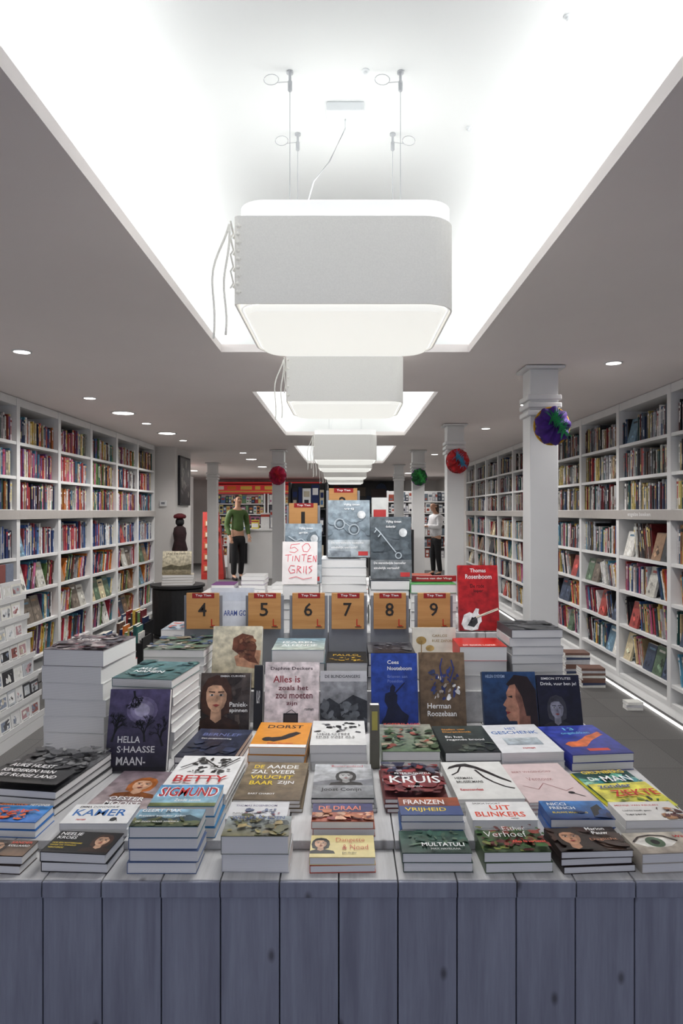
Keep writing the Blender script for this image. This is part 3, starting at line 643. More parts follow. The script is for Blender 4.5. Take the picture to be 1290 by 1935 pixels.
stk(z,1150,1275,1530,TA,3,7,C(205,200,60),[('g',C(120,190,190),C(200,205,80)),('gr',0,.8,1,1,C(30,70,66),C(40,90,86)),('b',43,36,0,.56,1,.84,[C(60,150,160),C(50,120,130),C(100,170,150)],.09),('gr',0,0,1,.62,C(215,205,80),C(200,200,70)),('b',7,22,.1,.02,.95,.2,[C(30,40,30),C(60,110,60),C(120,140,50)],.06),('t','GRUNBERG',.1,.86,.85,.95,yel),('t','De',.1,.67,.26,.77,W_),('t','MAN',.32,.63,.82,.79,W_),('t','zonder',.1,.46,.66,.57,C(30,60,140)),('t','ZIEKTE',.2,.25,.95,.4,red)],'yellow and teal paperback with bold lettering',asp=1.5)
# ---------------- ROW 4
z=1.86
stk(z,335,448,1432,TA,2,-5,C(35,40,62),[('g',C(60,66,90),C(24,28,46)),('t','BERNLEF',.15,.74,.85,.84,C(110,120,170)),('b',57,24,.1,.1,.9,.5,[C(50,58,84),C(34,40,60)],.14),('t','Een jongensoorlog',.2,.57,.75,.62,W_)],'dark blue paperback with embossed title',asp=1.5)
stk(z,472,580,1412,TA,3,-2,C(220,145,50),[('r',0,.0,1,.1,W_),('t','DORST',.18,.74,.85,.88,BLACK),('p',[(.15,.3),(.3,.36),(.5,.4),(.62,.52),(.75,.6),(.85,.55),(.72,.4),(.6,.3),(.4,.2)],BLACK),('e',.27,.3,.1,.08,BLACK),('t','Esther Gerritsen',.3,.12,.75,.17,red)],'orange paperback with black title and figure',asp=1.4)
stk(z,585,692,1408,TA,3,0,C(220,220,219),[('b',51,24,.1,.5,.9,.9,[BLACK,C(90,90,95)],.06),('t','GESLOTEN',.1,.36,.7,.42,BLACK),('t','HUIS VAN ALS',.1,.24,.8,.3,BLACK)],'white paperback with black ink drawing',asp=1.4)
stk(z,722,832,1420,TA,2,0,C(120,135,115),[('g',C(150,150,140),C(100,120,90)),('b',52,64,0,.1,1,.8,[C(90,110,80),C(150,140,120),C(160,90,75),C(60,80,60)],.08),('t','KOPERSLAGER',.1,.85,.8,.92,C(200,70,50))],'green paperback with painted garden cover',asp=1.5)
stk(z,838,945,1422,TA,2,2,C(40,48,48),[('g',C(58,66,64),C(28,36,36)),('t','Stefan van',.15,.82,.6,.88,C(220,150,60)),('t','Dierendonck',.15,.72,.7,.78,C(220,150,60)),('t','En het',.15,.52,.48,.59,W_),('t','regende brood',.15,.4,.85,.48,W_),('b',53,16,.3,.05,.9,.3,[C(80,90,80),C(50,60,55)],.1)],'dark slate paperback with orange and white title',asp=1.5)
stk(z,942,1062,1422,TA,2,4,C(220,221,224),[('t','HET',.4,.8,.6,.89,C(60,110,180)),('t','GESCHENK',.1,.64,.9,.75,C(60,110,180)),('gr',.2,.25,.8,.5,C(190,200,205),C(150,160,170)),('t','roman',.4,.12,.6,.16,red)],'white paperback with blue title letters',asp=1.4)
stk(z,1070,1192,1425,TA,2,6,C(50,60,150),[('g',C(60,75,170),C(40,50,130)),('p',[(.1,.35),(.2,.42),(.35,.43),(.5,.52),(.6,.6),(.75,.66),(.9,.74),(.93,.68),(.88,.66),(.94,.64),(.8,.56),(.62,.45),(.4,.25),(.15,.25)],C(215,110,60)),('t','13',.38,.82,.56,.92,C(120,190,230)),('t','ongelukken',.25,.66,.74,.76,C(120,190,230)),('r',.35,.1,.7,.18,C(200,70,50))],'blue paperback with an orange arm on the cover',asp=1.4)
# ---------------- ROW 5 upright
tr=C(14,12,18)
up(1.84,197,313,1312,TA,C(45,40,60),[('g',C(92,82,122),C(26,22,34)),('e',.55,.74,.26,.17,C(120,110,148)),('e',.55,.74,.2,.13,C(142,134,168)),('e',.55,.74,.13,.085,C(178,172,198)),('tree',.62,.35,.13,tr,3,1.7),('tree',.92,.3,.13,tr,8,1.9),('tree',.08,.35,.13,tr,12,1.3),('tree',.4,.98,.09,tr,15,-1.4),('r',0,0,1,.05,C(20,16,26)),('t','HELLA',.18,.34,.55,.42,W_),('t','S\u00b7HAASSE',.18,.22,.8,.3,W_),('t','MAAN-',.18,.07,.66,.17,W_)],'dark purple hardcover with bare tree silhouette standing face out')
up(2.17,375,470,1278,TA,C(60,50,48),[('g',C(90,80,76),C(40,32,30)),('b',64,20,.4,.1,1,.95,[C(60,50,46),C(80,70,64)],.12),('face',.33,.6,.26,skin,C(70,45,35),BLACK),('t','Paniek-',.6,.42,.96,.5,W_),('t','spinnen',.6,.31,.96,.39,W_),('t','EMMA CURVERS',.4,.93,.9,.96,W_)],'dark hardcover with a young woman portrait standing face out')
up(2.17,498,602,1258,TA,C(225,212,214),[('g',C(232,222,224),C(222,206,208)),('t','Daphne Deckers',.1,.87,.88,.93,C(60,40,50)),('t','Alles is',.15,.7,.65,.8,C(150,50,60)),('t','zoals het',.25,.59,.8,.66,C(110,50,60)),('t','zou moeten',.2,.47,.88,.55,C(110,50,60)),('t','zijn',.4,.36,.6,.43,C(110,50,60)),('r',.35,.1,.62,.26,BLACK),('r',.37,.12,.6,.24,C(60,50,50)),('t','roman',.74,.3,.9,.33,BLACK),('pl',[(.4,.26),(.5,.31),(.58,.26)],.01,BLACK)],'pale pink-white book with dark title standing face out')
up(2.17,604,694,1274,TA,C(90,92,98),[('g',C(170,172,178),C(50,52,58)),('r',0,.82,1,1,C(200,200,205)),('p',[(0,.45),(.2,.55),(.4,.45),(.7,.6),(1,.5),(1,.2),(0,.2)],C(50,52,58)),('b',58,24,0,.15,1,.45,[C(50,52,58),C(100,104,110)],.1),('t','DE BLINDGANGERS',.1,.88,.85,.93,C(60,60,70)),('t','VAN HARTE',.15,.1,.7,.16,W_)],'grey landscape photo book standing face out')
up(2.17,702,791,1242,TA,C(35,60,140),[('g',C(45,75,165),C(28,50,125)),('t','Cees',.35,.86,.6,.91,W_),('t','Nooteboom',.35,.78,.88,.83,W_),('p',[(.2,.1),(.3,.2),(.35,.3),(.28,.38),(.3,.48),(.4,.5),(.41,.56),(.46,.6),(.52,.56),(.5,.5),(.56,.46),(.55,.36),(.66,.26),(.8,.2),(.75,.08)],C(15,20,50)),('l',.5,.48,.72,.62,.03,C(15,20,50)),('t','Brieven aan',.35,.68,.78,.72,C(110,130,200)),('t','Poseidon',.35,.62,.68,.66,C(110,130,200))],'blue book with dark statue silhouette standing face out')
up(2.2,795,882,1240,TA,C(110,90,70),[('g',C(125,102,78),C(95,78,60)),('b',62,20,.25,.4,.8,.82,[C(50,60,120),C(60,70,110)],.07),('b',61,24,.25,.38,.85,.7,[W_,C(50,60,120),C(190,180,170)],.05),('pl',[(.5,.6),(.45,.8),(.5,.92)],.03,C(50,60,120)),('pl',[(.65,.6),(.75,.78),(.7,.9)],.03,C(50,60,120)),('t','Herman',.15,.26,.66,.33,W_),('t','Roozebaan',.15,.16,.78,.23,W_)],'brown book with blue dancing figures standing face out')
up(2.13,917,1020,1278,TA,C(30,50,80),[('g',C(36,66,108),C(18,26,50)),
  ('p',[(.44,.8),(.6,.95),(.85,.92),(.99,.7),(.99,.1),(.8,.02),(.75,.3),(.7,.6)],C(35,22,25)),
  ('p',[(.5,.78),(.43,.66),(.44,.58),(.36,.47),(.42,.43),(.4,.38),(.43,.35),(.41,.3),(.46,.22),(.6,.22),(.62,.02),(.85,.02),(.85,.4),(.75,.72),(.62,.82)],C(172,122,100)),
  ('p',[(.62,.82),(.6,.6),(.66,.4),(.62,.02),(.85,.02),(.85,.4),(.75,.72)],C(130,88,74)),('p',[(.45,.6),(.54,.62),(.54,.58)],BLACK),('p',[(.41,.37),(.5,.36),(.43,.32)],C(140,50,50)),
  ('p',[(.5,.78),(.55,.88),(.75,.9),(.9,.7),(.9,.3),(.78,.3),(.72,.6),(.6,.8)],C(35,22,25)),('t','HELEN OYEYEMI',.06,.9,.42,.95,C(160,180,210))],'dark blue book with a profile of a face standing face out',th=72)
up(2.13,1022,1104,1284,TA,C(25,25,45),[('g',C(24,26,52),C(16,16,30)),('face',.42,.44,.19,C(150,150,165),C(60,60,70),BLACK),('t','SIMEON STYLITES',.1,.92,.8,.96,W_),('t','Drink, vuur ben je!',.08,.81,.92,.88,W_)],'navy book with pale bald head standing face out',th=72)
up(2.2,478,495,1262,TA,C(35,35,40),[('t','KLAP',.3,.4,.7,.6,W_)],'dark narrow book standing upright between others',th=80,T=.03)
# ---------------- left tall stacks
PGW=C(232,232,230)
stk(2.02,86,206,1228,TA,6,-6,C(120,110,115),[('b',71,80,0,0,1,1,[C(70,60,70),C(170,160,160),C(150,100,110),C(90,90,100)],.1),('t','LOPER',.3,.4,.7,.5,W_)],'thick white-paged book with grey patterned cover',asp=1.25,under=[PGW])
stk(1.96,218,338,1283,TA,9,-8,C(70,110,110),[('g',C(90,130,135),C(60,95,95)),('b',72,32,.0,.0,1,1,[C(80,120,120),C(55,92,100)],.12),('t','ALLE',.2,.42,.5,.52,W_),('t','NAMEN',.2,.26,.7,.37,W_)],'teal paperback on a tall stack',asp=1.25,under=[PGW])
stk(2.31,272,388,1228,TBh,5,-2,C(120,130,120),[('b',73,70,0,0,1,1,[C(100,130,110),C(160,145,120),C(80,100,130),C(180,172,165)],.1)],'paperback with multicoloured cover on a tall stack',asp=1.1,under=[PGW])
stk(2.34,148,232,1262,TA,6,0,C(150,40,40),None,'red and white paperback in a stack at the back',asp=1.1,under=[C(170,50,50),PGW,C(60,60,66)],jit=.3)
stk(2.62,304,392,1190,TBh,6,0,C(210,210,208),[('g',C(200,205,210),C(160,170,180)),('b',77,30,.1,.1,.9,.9,[C(220,120,110),C(130,150,170)],.08)],'pale paperback on a stack at the back',asp=1.1,under=[PGW])
# ---------------- ROW 6
z=2.3
up(2.3,398,492,1188,TBh,C(205,195,170),[('g',C(215,208,185),C(190,178,150)),('p',[(.45,.5),(.5,.35),(.95,.3),(.99,.6),(.7,.62)],C(190,140,110)),('p',[(.4,.62),(.42,.8),(.6,.88),(.82,.84),(.9,.66),(.86,.5),(.95,.38),(.75,.42),(.6,.5)],C(110,66,48)),('b',88,24,.48,.48,.84,.82,[C(120,75,55),C(90,50,35),C(140,95,70)],.06),('t','PAULINE',.08,.14,.6,.21,C(90,60,50)),('t','BEATRICE',.08,.05,.5,.11,C(90,60,50))],'cream book with a woman seen from behind standing face out',spine=C(130,20,30),T=.03)
stk(z,513,612,1228,TBh,3,0,C(120,150,160),[('g',C(130,160,175),C(180,190,180)),('t','ISABEL',.15,.55,.8,.7,W_),('t','ALLENDE',.15,.3,.85,.45,W_)],'pale blue paperback on a stack',asp=1.2)
stk(z,616,694,1252,TBh,2,0,C(40,38,34),[('t','PAULO',.15,.58,.8,.75,C(200,160,60)),('b',81,24,.1,.1,.9,.45,[C(200,160,60),C(110,90,50)],.06)],'black paperback with gold lettering',asp=1.3)
stk(z,696,785,1234,TBh,3,0,C(45,45,50),[('g',C(70,68,74),C(30,30,34)),('b',82,22,.1,.1,.9,.9,[C(60,60,70),C(90,90,95)],.1)],'dark grey paperback on a stack',asp=1.2)
up(2.44,780,862,1188,TBh+.0,C(220,216,204),[('e',.2,.75,.12,.08,C(180,150,90)),('l',.2,.75,.2,.3,.02,C(150,120,70)),('e',.4,.6,.1,.06,C(200,170,110)),('t','CARLOS',.45,.82,.8,.87,C(170,150,110)),('t','RUIZ ZAFON',.45,.72,.92,.77,C(170,150,110))],'white book with a pale lamp post drawing standing face out',th=84,T=.02)
stk(z,868,958,1222,TBh,3,0,C(190,40,35),[('gr',0,0,1,.3,C(200,60,40),C(170,40,30)),('t','DE RODE LOPER',.1,.1,.8,.22,W_)],'red covered paperback on a stack',asp=1.0,under=[PGW])
stk(2.31,964,1062,1190,TBh,7,2,C(60,62,66),[('b',83,30,0,0,1,1,[C(80,82,86),C(40,42,46)],.12)],'dark covered paperback on a tall grey-paged stack',asp=1.1,under=[C(170,170,172),C(200,200,200)])
# ---------------- sign holders
def sign(px,z,ytop,num,base,lab,pw=.142):
    x=PX(px,z); top=PH(ytop,z); base+=.001
    e=empty('number_sign',(x,z,base)); meta(e,lab,'sign','numbered wooden signs')
    h=top-base
    MB().box(-pw/2,pw/2,0,.004,0,h-.012).obj('back_plate',M_greyplate,parent=e,bevel=.001)
    MB().box(-.07,.07,-.013,-.0005,0,.003).obj('foot',M_greyplate,parent=e)
    w=.12; 
    wp=MB().box(-w/2,w/2,-.012,-.0005,h-.135,h-.002,(R.random(),R.random(),.3,1)).obj('wood_panel',M_signwood,parent=e,bevel=.001)
    b=art(w,.133,0,[('r',.18,.86,.86,1.0,C(150,28,28)),('t','Top Tien',.28,.89,.76,.97,W_),('t',num,.36 if num!='1' else .43,.36,.62 if num!='1' else .56,.73,C(40,35,30)),('t','L',.76,.08,.88,.28,C(190,50,30)),('r',.72,.05,.92,.07,C(60,40,30))])
    b.obj('number_print',[M_cover,M_cover],loc=(0,-.0125,h-.0685),rot=(math.pi/2,0,0),parent=wp)
for n_,px in zip('456789',(384,500,583,657,736,819)):
    sign(px,2.533,1119,n_,TBh,'wooden top ten sign with number %s on grey stand'%{'4':'four','5':'five','6':'six','7':'seven','8':'eight','9':'nine'}[n_])
# ---------------- tier C
z=2.62
stk(z,397,476,1128,TCh,2,0,C(210,211,217),None,'large pale book on a stack behind the signs',asp=1.3)
up(2.56,398,478,1112,TCh,C(212,215,223),[('t','ARAM GOU',.3,.35,.92,.48,C(60,80,150)),('r',0,.7,1,.9,C(200,205,216))],'pale blue book with blue letters standing behind the signs',th=84,T=.03)
stk(z,484,602,1133,TCh,3,0,C(190,195,200),None,'thick white-paged book on a stack behind the signs',asp=.8,under=[PGW])
stk(2.72,606,692,1057,TCh,8,0,C(200,205,210),None,'white-paged paperback in the central stack',asp=1.3,under=[PGW])
stk(z+.03,700,774,1097,TCh,5,0,C(60,70,80),None,'white-paged paperback on a stack behind the signs',asp=1.2,under=[PGW])
stk(z,776,862,1104,TCh,5,0,C(60,150,75),None,'green covered paperback on a stack',asp=1.2,under=[PGW])
up(2.70,778,862,1088,PH(1104,2.62)+.001,C(160,40,44),[('t','Simone van der Vlugt',.1,.3,.9,.7,W_)],'red book with white lettering lying on edge',th=88,T=.03)
def tinten(tag,k,motif):
    def g(r,g_,b_): return C(r*k,g_*k,b_*k)
    o=[('g',g(150,164,174),g(106,118,128)),('b',90+motif,24,0,.3,1,.8,[g(120,134,144),g(136,150,160)],.16),('gr',0,0,1,.3,g(185,193,198),g(165,174,180)),
       ('t','Vijftig tinten',.38,.89,.76,.94,W_),('t',tag,.38,.82,.62,.86,W_),('e',.8,.74,.1,.07,C(215,218,220)),
       ('t','De wereldwijde bestseller',.08,.22,.86,.27,W_),('t','eindelijk vertaald!',.08,.14,.7,.19,W_),('r',.72,.03,.95,.1,C(190,60,60))]
    sv=C(180,190,197); dk=g(50,58,66)
    if motif==0: o+=[('ring',.28,.58,.12,.022,sv),('ring',.28,.58,.08,.01,dk),('ring',.62,.48,.12,.022,sv),('ring',.62,.48,.08,.01,dk),('pl',[(.36,.62),(.44,.58),(.54,.53)],.018,sv)]
    if motif==1: o+=[('pl',[(.12,.82),(.24,.74),(.36,.64),(.5,.52),(.62,.42)],.028,sv),('ring',.68,.37,.07,.025,sv),('pl',[(.16,.8),(.1,.74)],.025,sv),('pl',[(.26,.73),(.19,.67)],.025,sv)]
    if motif==2: o+=[('pl',[(.1,.78),(.3,.7),(.45,.74),(.6,.66),(.8,.7)],.03,sv),('p',[(.3,.62),(.45,.68),(.62,.6),(.5,.5),(.35,.48)],g(150,162,170))]
    return o
up(2.74,619,699,945,PH(1057,2.72)+.001,C(80,90,98),tinten('vrij',1.0,0)+[('p',[(.03,.12),(.1,.02),(.55,.01),(.55,.1)],C(140,148,156))],'grey novel with handcuffs standing face out on the central stack',th=80,T=.03)
sup=PH(1106,2.61)
stk(2.61,534,602,1106,PH(1133,z)+.001,1,0,C(215,215,212),None,'white-paged paperback supporting the standing novel',asp=.9)
up(2.64,537,607,990,sup+.0015,C(110,122,134),tinten('grijs',1.0,2),'pale grey-blue novel standing face out',th=80,T=.025)
up(2.66,700,778,977,PH(1097,z+.03)+.001,C(50,58,66),tinten('donkerder',.64,1),'dark grey novel with a key standing face out',th=80,T=.025)
rr_=C(225,70,90)
b=art(.135,.165,0,[('r',0,0,1,1,C(236,230,228)),('pl',[(.5,.95),(.25,.93),(.22,.84),(.35,.87),(.45,.8),(.35,.74),(.2,.76)],.016,rr_),('pl',[(.65,.95),(.56,.88),(.6,.77),(.72,.76),(.8,.86),(.74,.95),(.65,.95)],.016,rr_),
 ('pl',[(.08,.68),(.26,.69)],.016,rr_),('pl',[(.17,.69),(.16,.53)],.016,rr_),('pl',[(.3,.66),(.29,.54)],.016,rr_),('pl',[(.36,.54),(.38,.67),(.48,.53),(.5,.68)],.016,rr_),('pl',[(.55,.69),(.7,.7)],.016,rr_),('pl',[(.62,.69),(.61,.54)],.016,rr_),('pl',[(.84,.68),(.74,.67),(.73,.6),(.81,.61),(.73,.6),(.72,.53),(.84,.53)],.016,rr_),('pl',[(.88,.53),(.89,.67),(.96,.52),(.97,.68)],.016,rr_),
 ('pl',[(.36,.43),(.24,.44),(.18,.34),(.24,.26),(.36,.28),(.36,.34),(.28,.34)],.016,rr_),('pl',[(.42,.26),(.44,.43),(.54,.4),(.45,.35),(.55,.26)],.016,rr_),('pl',[(.62,.42),(.61,.27)],.016,rr_),('pl',[(.68,.27),(.69,.36)],.016,rr_),('pl',[(.69,.43),(.68,.3),(.70,.24)],.016,rr_),('pl',[(.86,.43),(.76,.4),(.85,.33),(.76,.26)],.016,rr_),
 ('pl',[(.2,.14),(.4,.18),(.6,.12),(.85,.16)],.014,rr_)])
o=b.obj('handwritten_note',M_matte,loc=(PX(566,2.62),2.628,sup+.003+.0825*math.sin(math.radians(80))),rot=(math.radians(80),0,0)); meta(o,'white paper note with thin red handwritten words','note')
sign(573,2.88,950,'1',TCh,'wooden top ten sign with number one on tall stand')
sign(648,2.90,922,'2',TCh,'wooden top ten sign with number two on tall stand')
up(2.84,703,733,940,TCh,C(215,215,212),[('r',.1,.6,.9,.9,C(190,60,60))],'white book standing edge on behind the novels',th=86,T=.05)
up(2.56,868,944,1070,TCh,C(170,28,32),[('g',C(185,32,36),C(155,26,30)),('t','Thomas',.3,.89,.7,.95,W_),('t','Rosenboom',.18,.79,.84,.86,W_),('t','De rode',.3,.65,.65,.71,C(60,10,12)),('t','loper',.38,.57,.62,.63,C(60,10,12)),
 ('p',[(.05,.1),(.12,.24),(.26,.28),(.34,.26),(.42,.34),(.5,.33),(.48,.26),(.55,.22),(.56,.14),(.5,.1),(.46,.02),(.3,.0),(.12,.02)],W_),('p',[(.2,.08),(.3,.18),(.44,.22),(.46,.12),(.36,.05)],C(60,60,62)),('pl',[(.42,.2),(.98,.33)],.055,C(235,225,205)),('pl',[(.28,.12),(.34,.2)],.05,BLACK),('l',.3,.15,.97,.335,.012,C(90,90,90))],'red book with a white electric guitar standing face out',th=80)
up(1.87,699,717,1335,TA,C(110,108,96),[('r',.2,.6,.8,.9,C(190,180,90))],'slim olive spine standing between stacks',th=86,T=.03)
# ============================================================ card rack (left)
cr=empty('card_rack',(-2.4,3.6,0)); meta(cr,'white tiered rack holding greeting cards and booklets','card rack')
N=7; SP=.135; SX=.022
for i in range(N):
    x0=-2.12-SX*i+2.4; z0=.09+SP*i
    MB().box(-.249,x0-.036,-0.2,1.22,(0 if i==0 else z0-.0095),z0+SP-.011).obj('tier_back',M_shelfwhite,parent=cr)
    MB().box(x0-.035,x0,-0.2,1.22,z0-.012,z0).obj('tray',M_shelfwhite,parent=cr)
    MB().box(x0-.004,x0,-0.2,1.22,z0+.0005,z0+.026).obj('lip',M_shelfwhite,parent=cr)
MB().box(-.249,.28,-0.2,1.22,0,.075).obj('base',M_shelfwhite,parent=cr)
cc=[(235,235,235),(240,240,240),(190,195,200),(225,225,220),(50,50,55),(190,150,155),(225,215,190),(140,150,170),(250,250,250),(150,90,85),(240,240,240),(90,90,96),(232,232,230)]
for i in range(N):
    x0=-2.12-SX*i; z0=.09+SP*i; y=3.98
    while y<4.70:
        w=R.choice([.10,.12,.14]); h=R.uniform(.10,.116); c=C(*R.choice([(240,240,238),(228,228,228),(236,234,226),(200,204,210),(60,60,66)])); c2=C(*R.choice(cc))
        b=art(w,h,.0025,[('r',0,0,1,1,c),('r',.12,.3,.88,.85,c2),('b',R.randint(0,99),6,.2,.4,.8,.75,[C(*R.choice(cc)),C(*R.choice(cc))],.12),('r',.2,.12,.8,.2,C(70,70,74))])
        b.box(-w/2,w/2,-h/2,h/2,0,.002,c)
        o=b.obj('greeting_card',[M_cover,M_cover],loc=(x0-.022,y+w/2,z0+h/2*math.cos(.1)+.001),rot=(math.pi/2-.1,0,math.pi/2)); meta(o,'small greeting card standing in a tiered rack','greeting card','greeting cards in the rack')
        y+=w+.006
x0=-2.3; y=4.0; ztop=.09+SP*N
while y<4.7:
    w=R.choice([.10,.13]); h=.12; 
    o=MB().box(-.012,.012,-w/2,w/2,0,h,C(*R.choice(cc))).obj('booklet',M_cover,loc=(x0,y+w/2,ztop-.010)); meta(o,'small booklet standing on top of the card rack','booklet','booklets on the card rack'); y+=w+.01
# ============================================================ left mid objects
dr=empty('display_drum',(-2.02,8.25,0)); meta(dr,'low black round-fronted display cabinet','cabinet')
MB().lathe([(.28,0),(.28,.04),(.30,.06),(.30,.58),(.28,.6)],32).obj('cabinet_body',M_dark,parent=dr)
MB().lathe([(.32,.6),(.32,.63)],32).obj('cabinet_top',M_dark,parent=dr)
for k in range(4): book(.36,.26,.03,C(*[(190,180,160),(200,190,175),(90,80,70)][k%3]),(-2.0,8.2,.632+.031*k),0,.1+.03*k,None,'large beige book lying in a stack on the black cabinet')
book(.34,.28,.02,C(205,195,172),(-2.0,8.13,.632+.031*4+.137),math.radians(78),.05,[('g',C(222,214,190),C(120,110,85)),('t','JAN DE WIT',.12,.82,.8,.92,C(70,60,50)),('p',[(0,.3),(.3,.42),(.6,.35),(1,.45),(1,.2),(0,.2)],C(90,85,65))],'large cream landscape book standing face out on the cabinet')
for k,(x,y,w,h) in enumerate([(-2.2,5.7,.32,.3),(-2.25,6.3,.32,.26),(-2.15,6.9,.3,.25),(-2.3,7.5,.3,.3)]):
    e=empty('book_crate',(x,y,0)); meta(e,'small dark wooden crate filled with upright books','crate','floor crates of books')
    b=MB(); b.box(-w/2,w/2,-w/2,w/2,0,.015); b.box(-w/2,-w/2+.012,-w/2,w/2,.015,h); b.box(w/2-.012,w/2,-w/2,w/2,.015,h); b.box(-w/2+.012,w/2-.012,-w/2,-w/2+.012,.015,h*.8); b.box(-w/2+.012,w/2-.012,w/2-.012,w/2,.015,h)
    b.obj('crate_body',M_dark,parent=e)
    xx=-w/2+.02
    while xx<w/2-.05:
        t=R.uniform(.015,.03); hh=h+R.uniform(.02,.12); bb=MB().box(-t/2,t/2,-.09,.09,0,hh,C(*R.choice(PAL_L+PAL_R)),top=C(225,220,208))
        o=bb.obj('crate_book',M_shelfbook,loc=(x+xx+t/2,y,.016)); meta(o,'book standing upright in a dark crate','book','books in floor crates'); xx+=t+.002
e=empty('framed_poster',(-2.417,10.2,1.6)); meta(e,'dark framed poster hanging on the white pier','poster')
fr=MB().box(0,.03,-.33,.33,0,.72).obj('frame',M_dark,parent=e,bevel=.003)
art(.6,.66,0,[('g',C(70,72,76),C(30,30,34)),('b',91,20,.1,.1,.9,.9,[C(110,110,110),C(60,60,64),C(150,148,140)],.12)]).obj('poster_print',[M_cover,M_photo],loc=(.032,0,.36),rot=(math.pi/2,0,math.pi/2),parent=e)
e=empty('thermostat',(-2.58,9.692,1.62)); meta(e,'small white thermostat on the wall','thermostat')
MB().box(-.05,.05,-.025,0,-.04,.04).obj('casing',M_white,parent=e,bevel=.004); MB().box(-.025,.025,-.028,-.0255,-.01,.02).obj('display',M_greyplate,parent=e)
e=empty('costume_stand',(-2.3,9.5,0)); meta(e,'black velvet costume with dark red hat on a stand','costume')
MB().lathe([(.12,0),(.12,.02),(.015,.03),(.015,.86)],14).obj('pole',M_dark,parent=e)
b=MB()
b.lathe([(.02,.85),(.08,.88),(.11,.98),(.08,1.1),(.095,1.2),(.08,1.28),(.035,1.31)],14); b.obj('tunic',velvet('costume_velvet',C(40,18,22)),parent=e,smooth=True)
b=MB(); b.lathe([(.04,1.31),(.06,1.34),(.06,1.38),(.04,1.42)],14); b.obj('head_form',M_dark,parent=e,smooth=True)
b=MB(); b.lathe([(.075,1.41),(.09,1.43),(.08,1.46),(.03,1.48)],16); b.obj('hat',velvet('costume_hat',C(90,18,28)),parent=e,smooth=True)
# ============================================================ second table behind (low stacks)
e=empty('low_table',(-.55,4.6,0)); meta(e,'white low table carrying stacked books','table')
MB().box(-.45,1.3,-.3,.6,.9,.94).obj('tabletop',M_shelfwhite,parent=e,bevel=.004)
for dx,dy in((-.4,-.25),(1.25,-.25),(-.4,.55),(1.25,.55)): MB().box(dx-.03,dx+.03,dy-.03,dy+.03,0,.9).obj('leg',M_shelfwhite,parent=e)
for x in(-.8,-.6,-.4,-.1,.2,.5):
    hh=.94
    for k in range(R.randint(3,6)):
        book(.15,.22,.028,C(*R.choice([(220,220,220),(200,205,215),(120,60,130),(210,90,60)])),(x,4.55,hh+.0005),0,R.uniform(-.05,.05),None,'paperback in a stack on the low table',group='books on the low table'); hh+=.0285
# ============================================================ BACK AREA
e=empty('checkout_counter',(-2.15,15.6,0)); meta(e,'white checkout counter with racks of small goods','counter')
MB().box(-.5,.55,-.25,.35,0,1.08).obj('counter_body',M_white,parent=e,bevel=.01)
MB().box(-.55,.6,-.3,.4,1.08,1.12).obj('counter_top',M_shelfwhite,parent=e,bevel=.005)
MB().box(-.45,-.05,-.27,-.25,.35,.8).obj('front_rack',M_dark,parent=e)
for k,(x,w,h,c) in enumerate([(-2.35,.22,.25,(60,90,140)),(-2.05,.16,.2,(220,205,90)),(-1.82,.2,.36,(220,220,220)),(-2.55,.12,.16,(90,150,80)),(-1.64,.12,.42,(170,170,178))]):
    b=MB().box(-w/2,w/2,-.08,.08,0,h,C(*c)); b.box(-w/2+.01,w/2-.01,-.084,-.0805,.03,h*.6,C(225,225,225)); b.box(-w/2,w/2,-.085,-.08,h*.75,h*.9,C(170,70,60))
    o=b.obj('counter_box',M_matte,loc=(x,15.6,1.121)); meta(o,'small coloured goods box on the checkout counter','box','boxes on the counter')
e=empty('red_display_stand',(-2.95,15.2,0)); meta(e,'tall narrow red cardboard display stand','display stand')
b=MB(); b.box(-.25,.25,-.02,.25,0,.12); b.add([(-.25,-.02,.12),(.25,-.02,.12),(.1,.15,1.5),(-.25,.15,1.5),(-.25,.25,.12),(.25,.25,.12),(.1,.25,1.5),(-.25,.25,1.5)],[(0,1,2,3),(1,5,6,2),(4,0,3,7),(5,4,7,6),(3,2,6,7)],red)
b.obj('stand_body',solid('red_card',C(170,38,30),.5),parent=e)
for k in range(5):
    b=MB().box(-.2,.12,-.03+.03*k,.02+.03*k,.18+.25*k,.32+.25*k,C(185,100,72)); b.box(-.17,.0,-.034+.03*k,-.0305+.03*k,.2+.25*k,.29+.25*k,C(220,210,190)); b.obj('pocket',M_matte,parent=e)
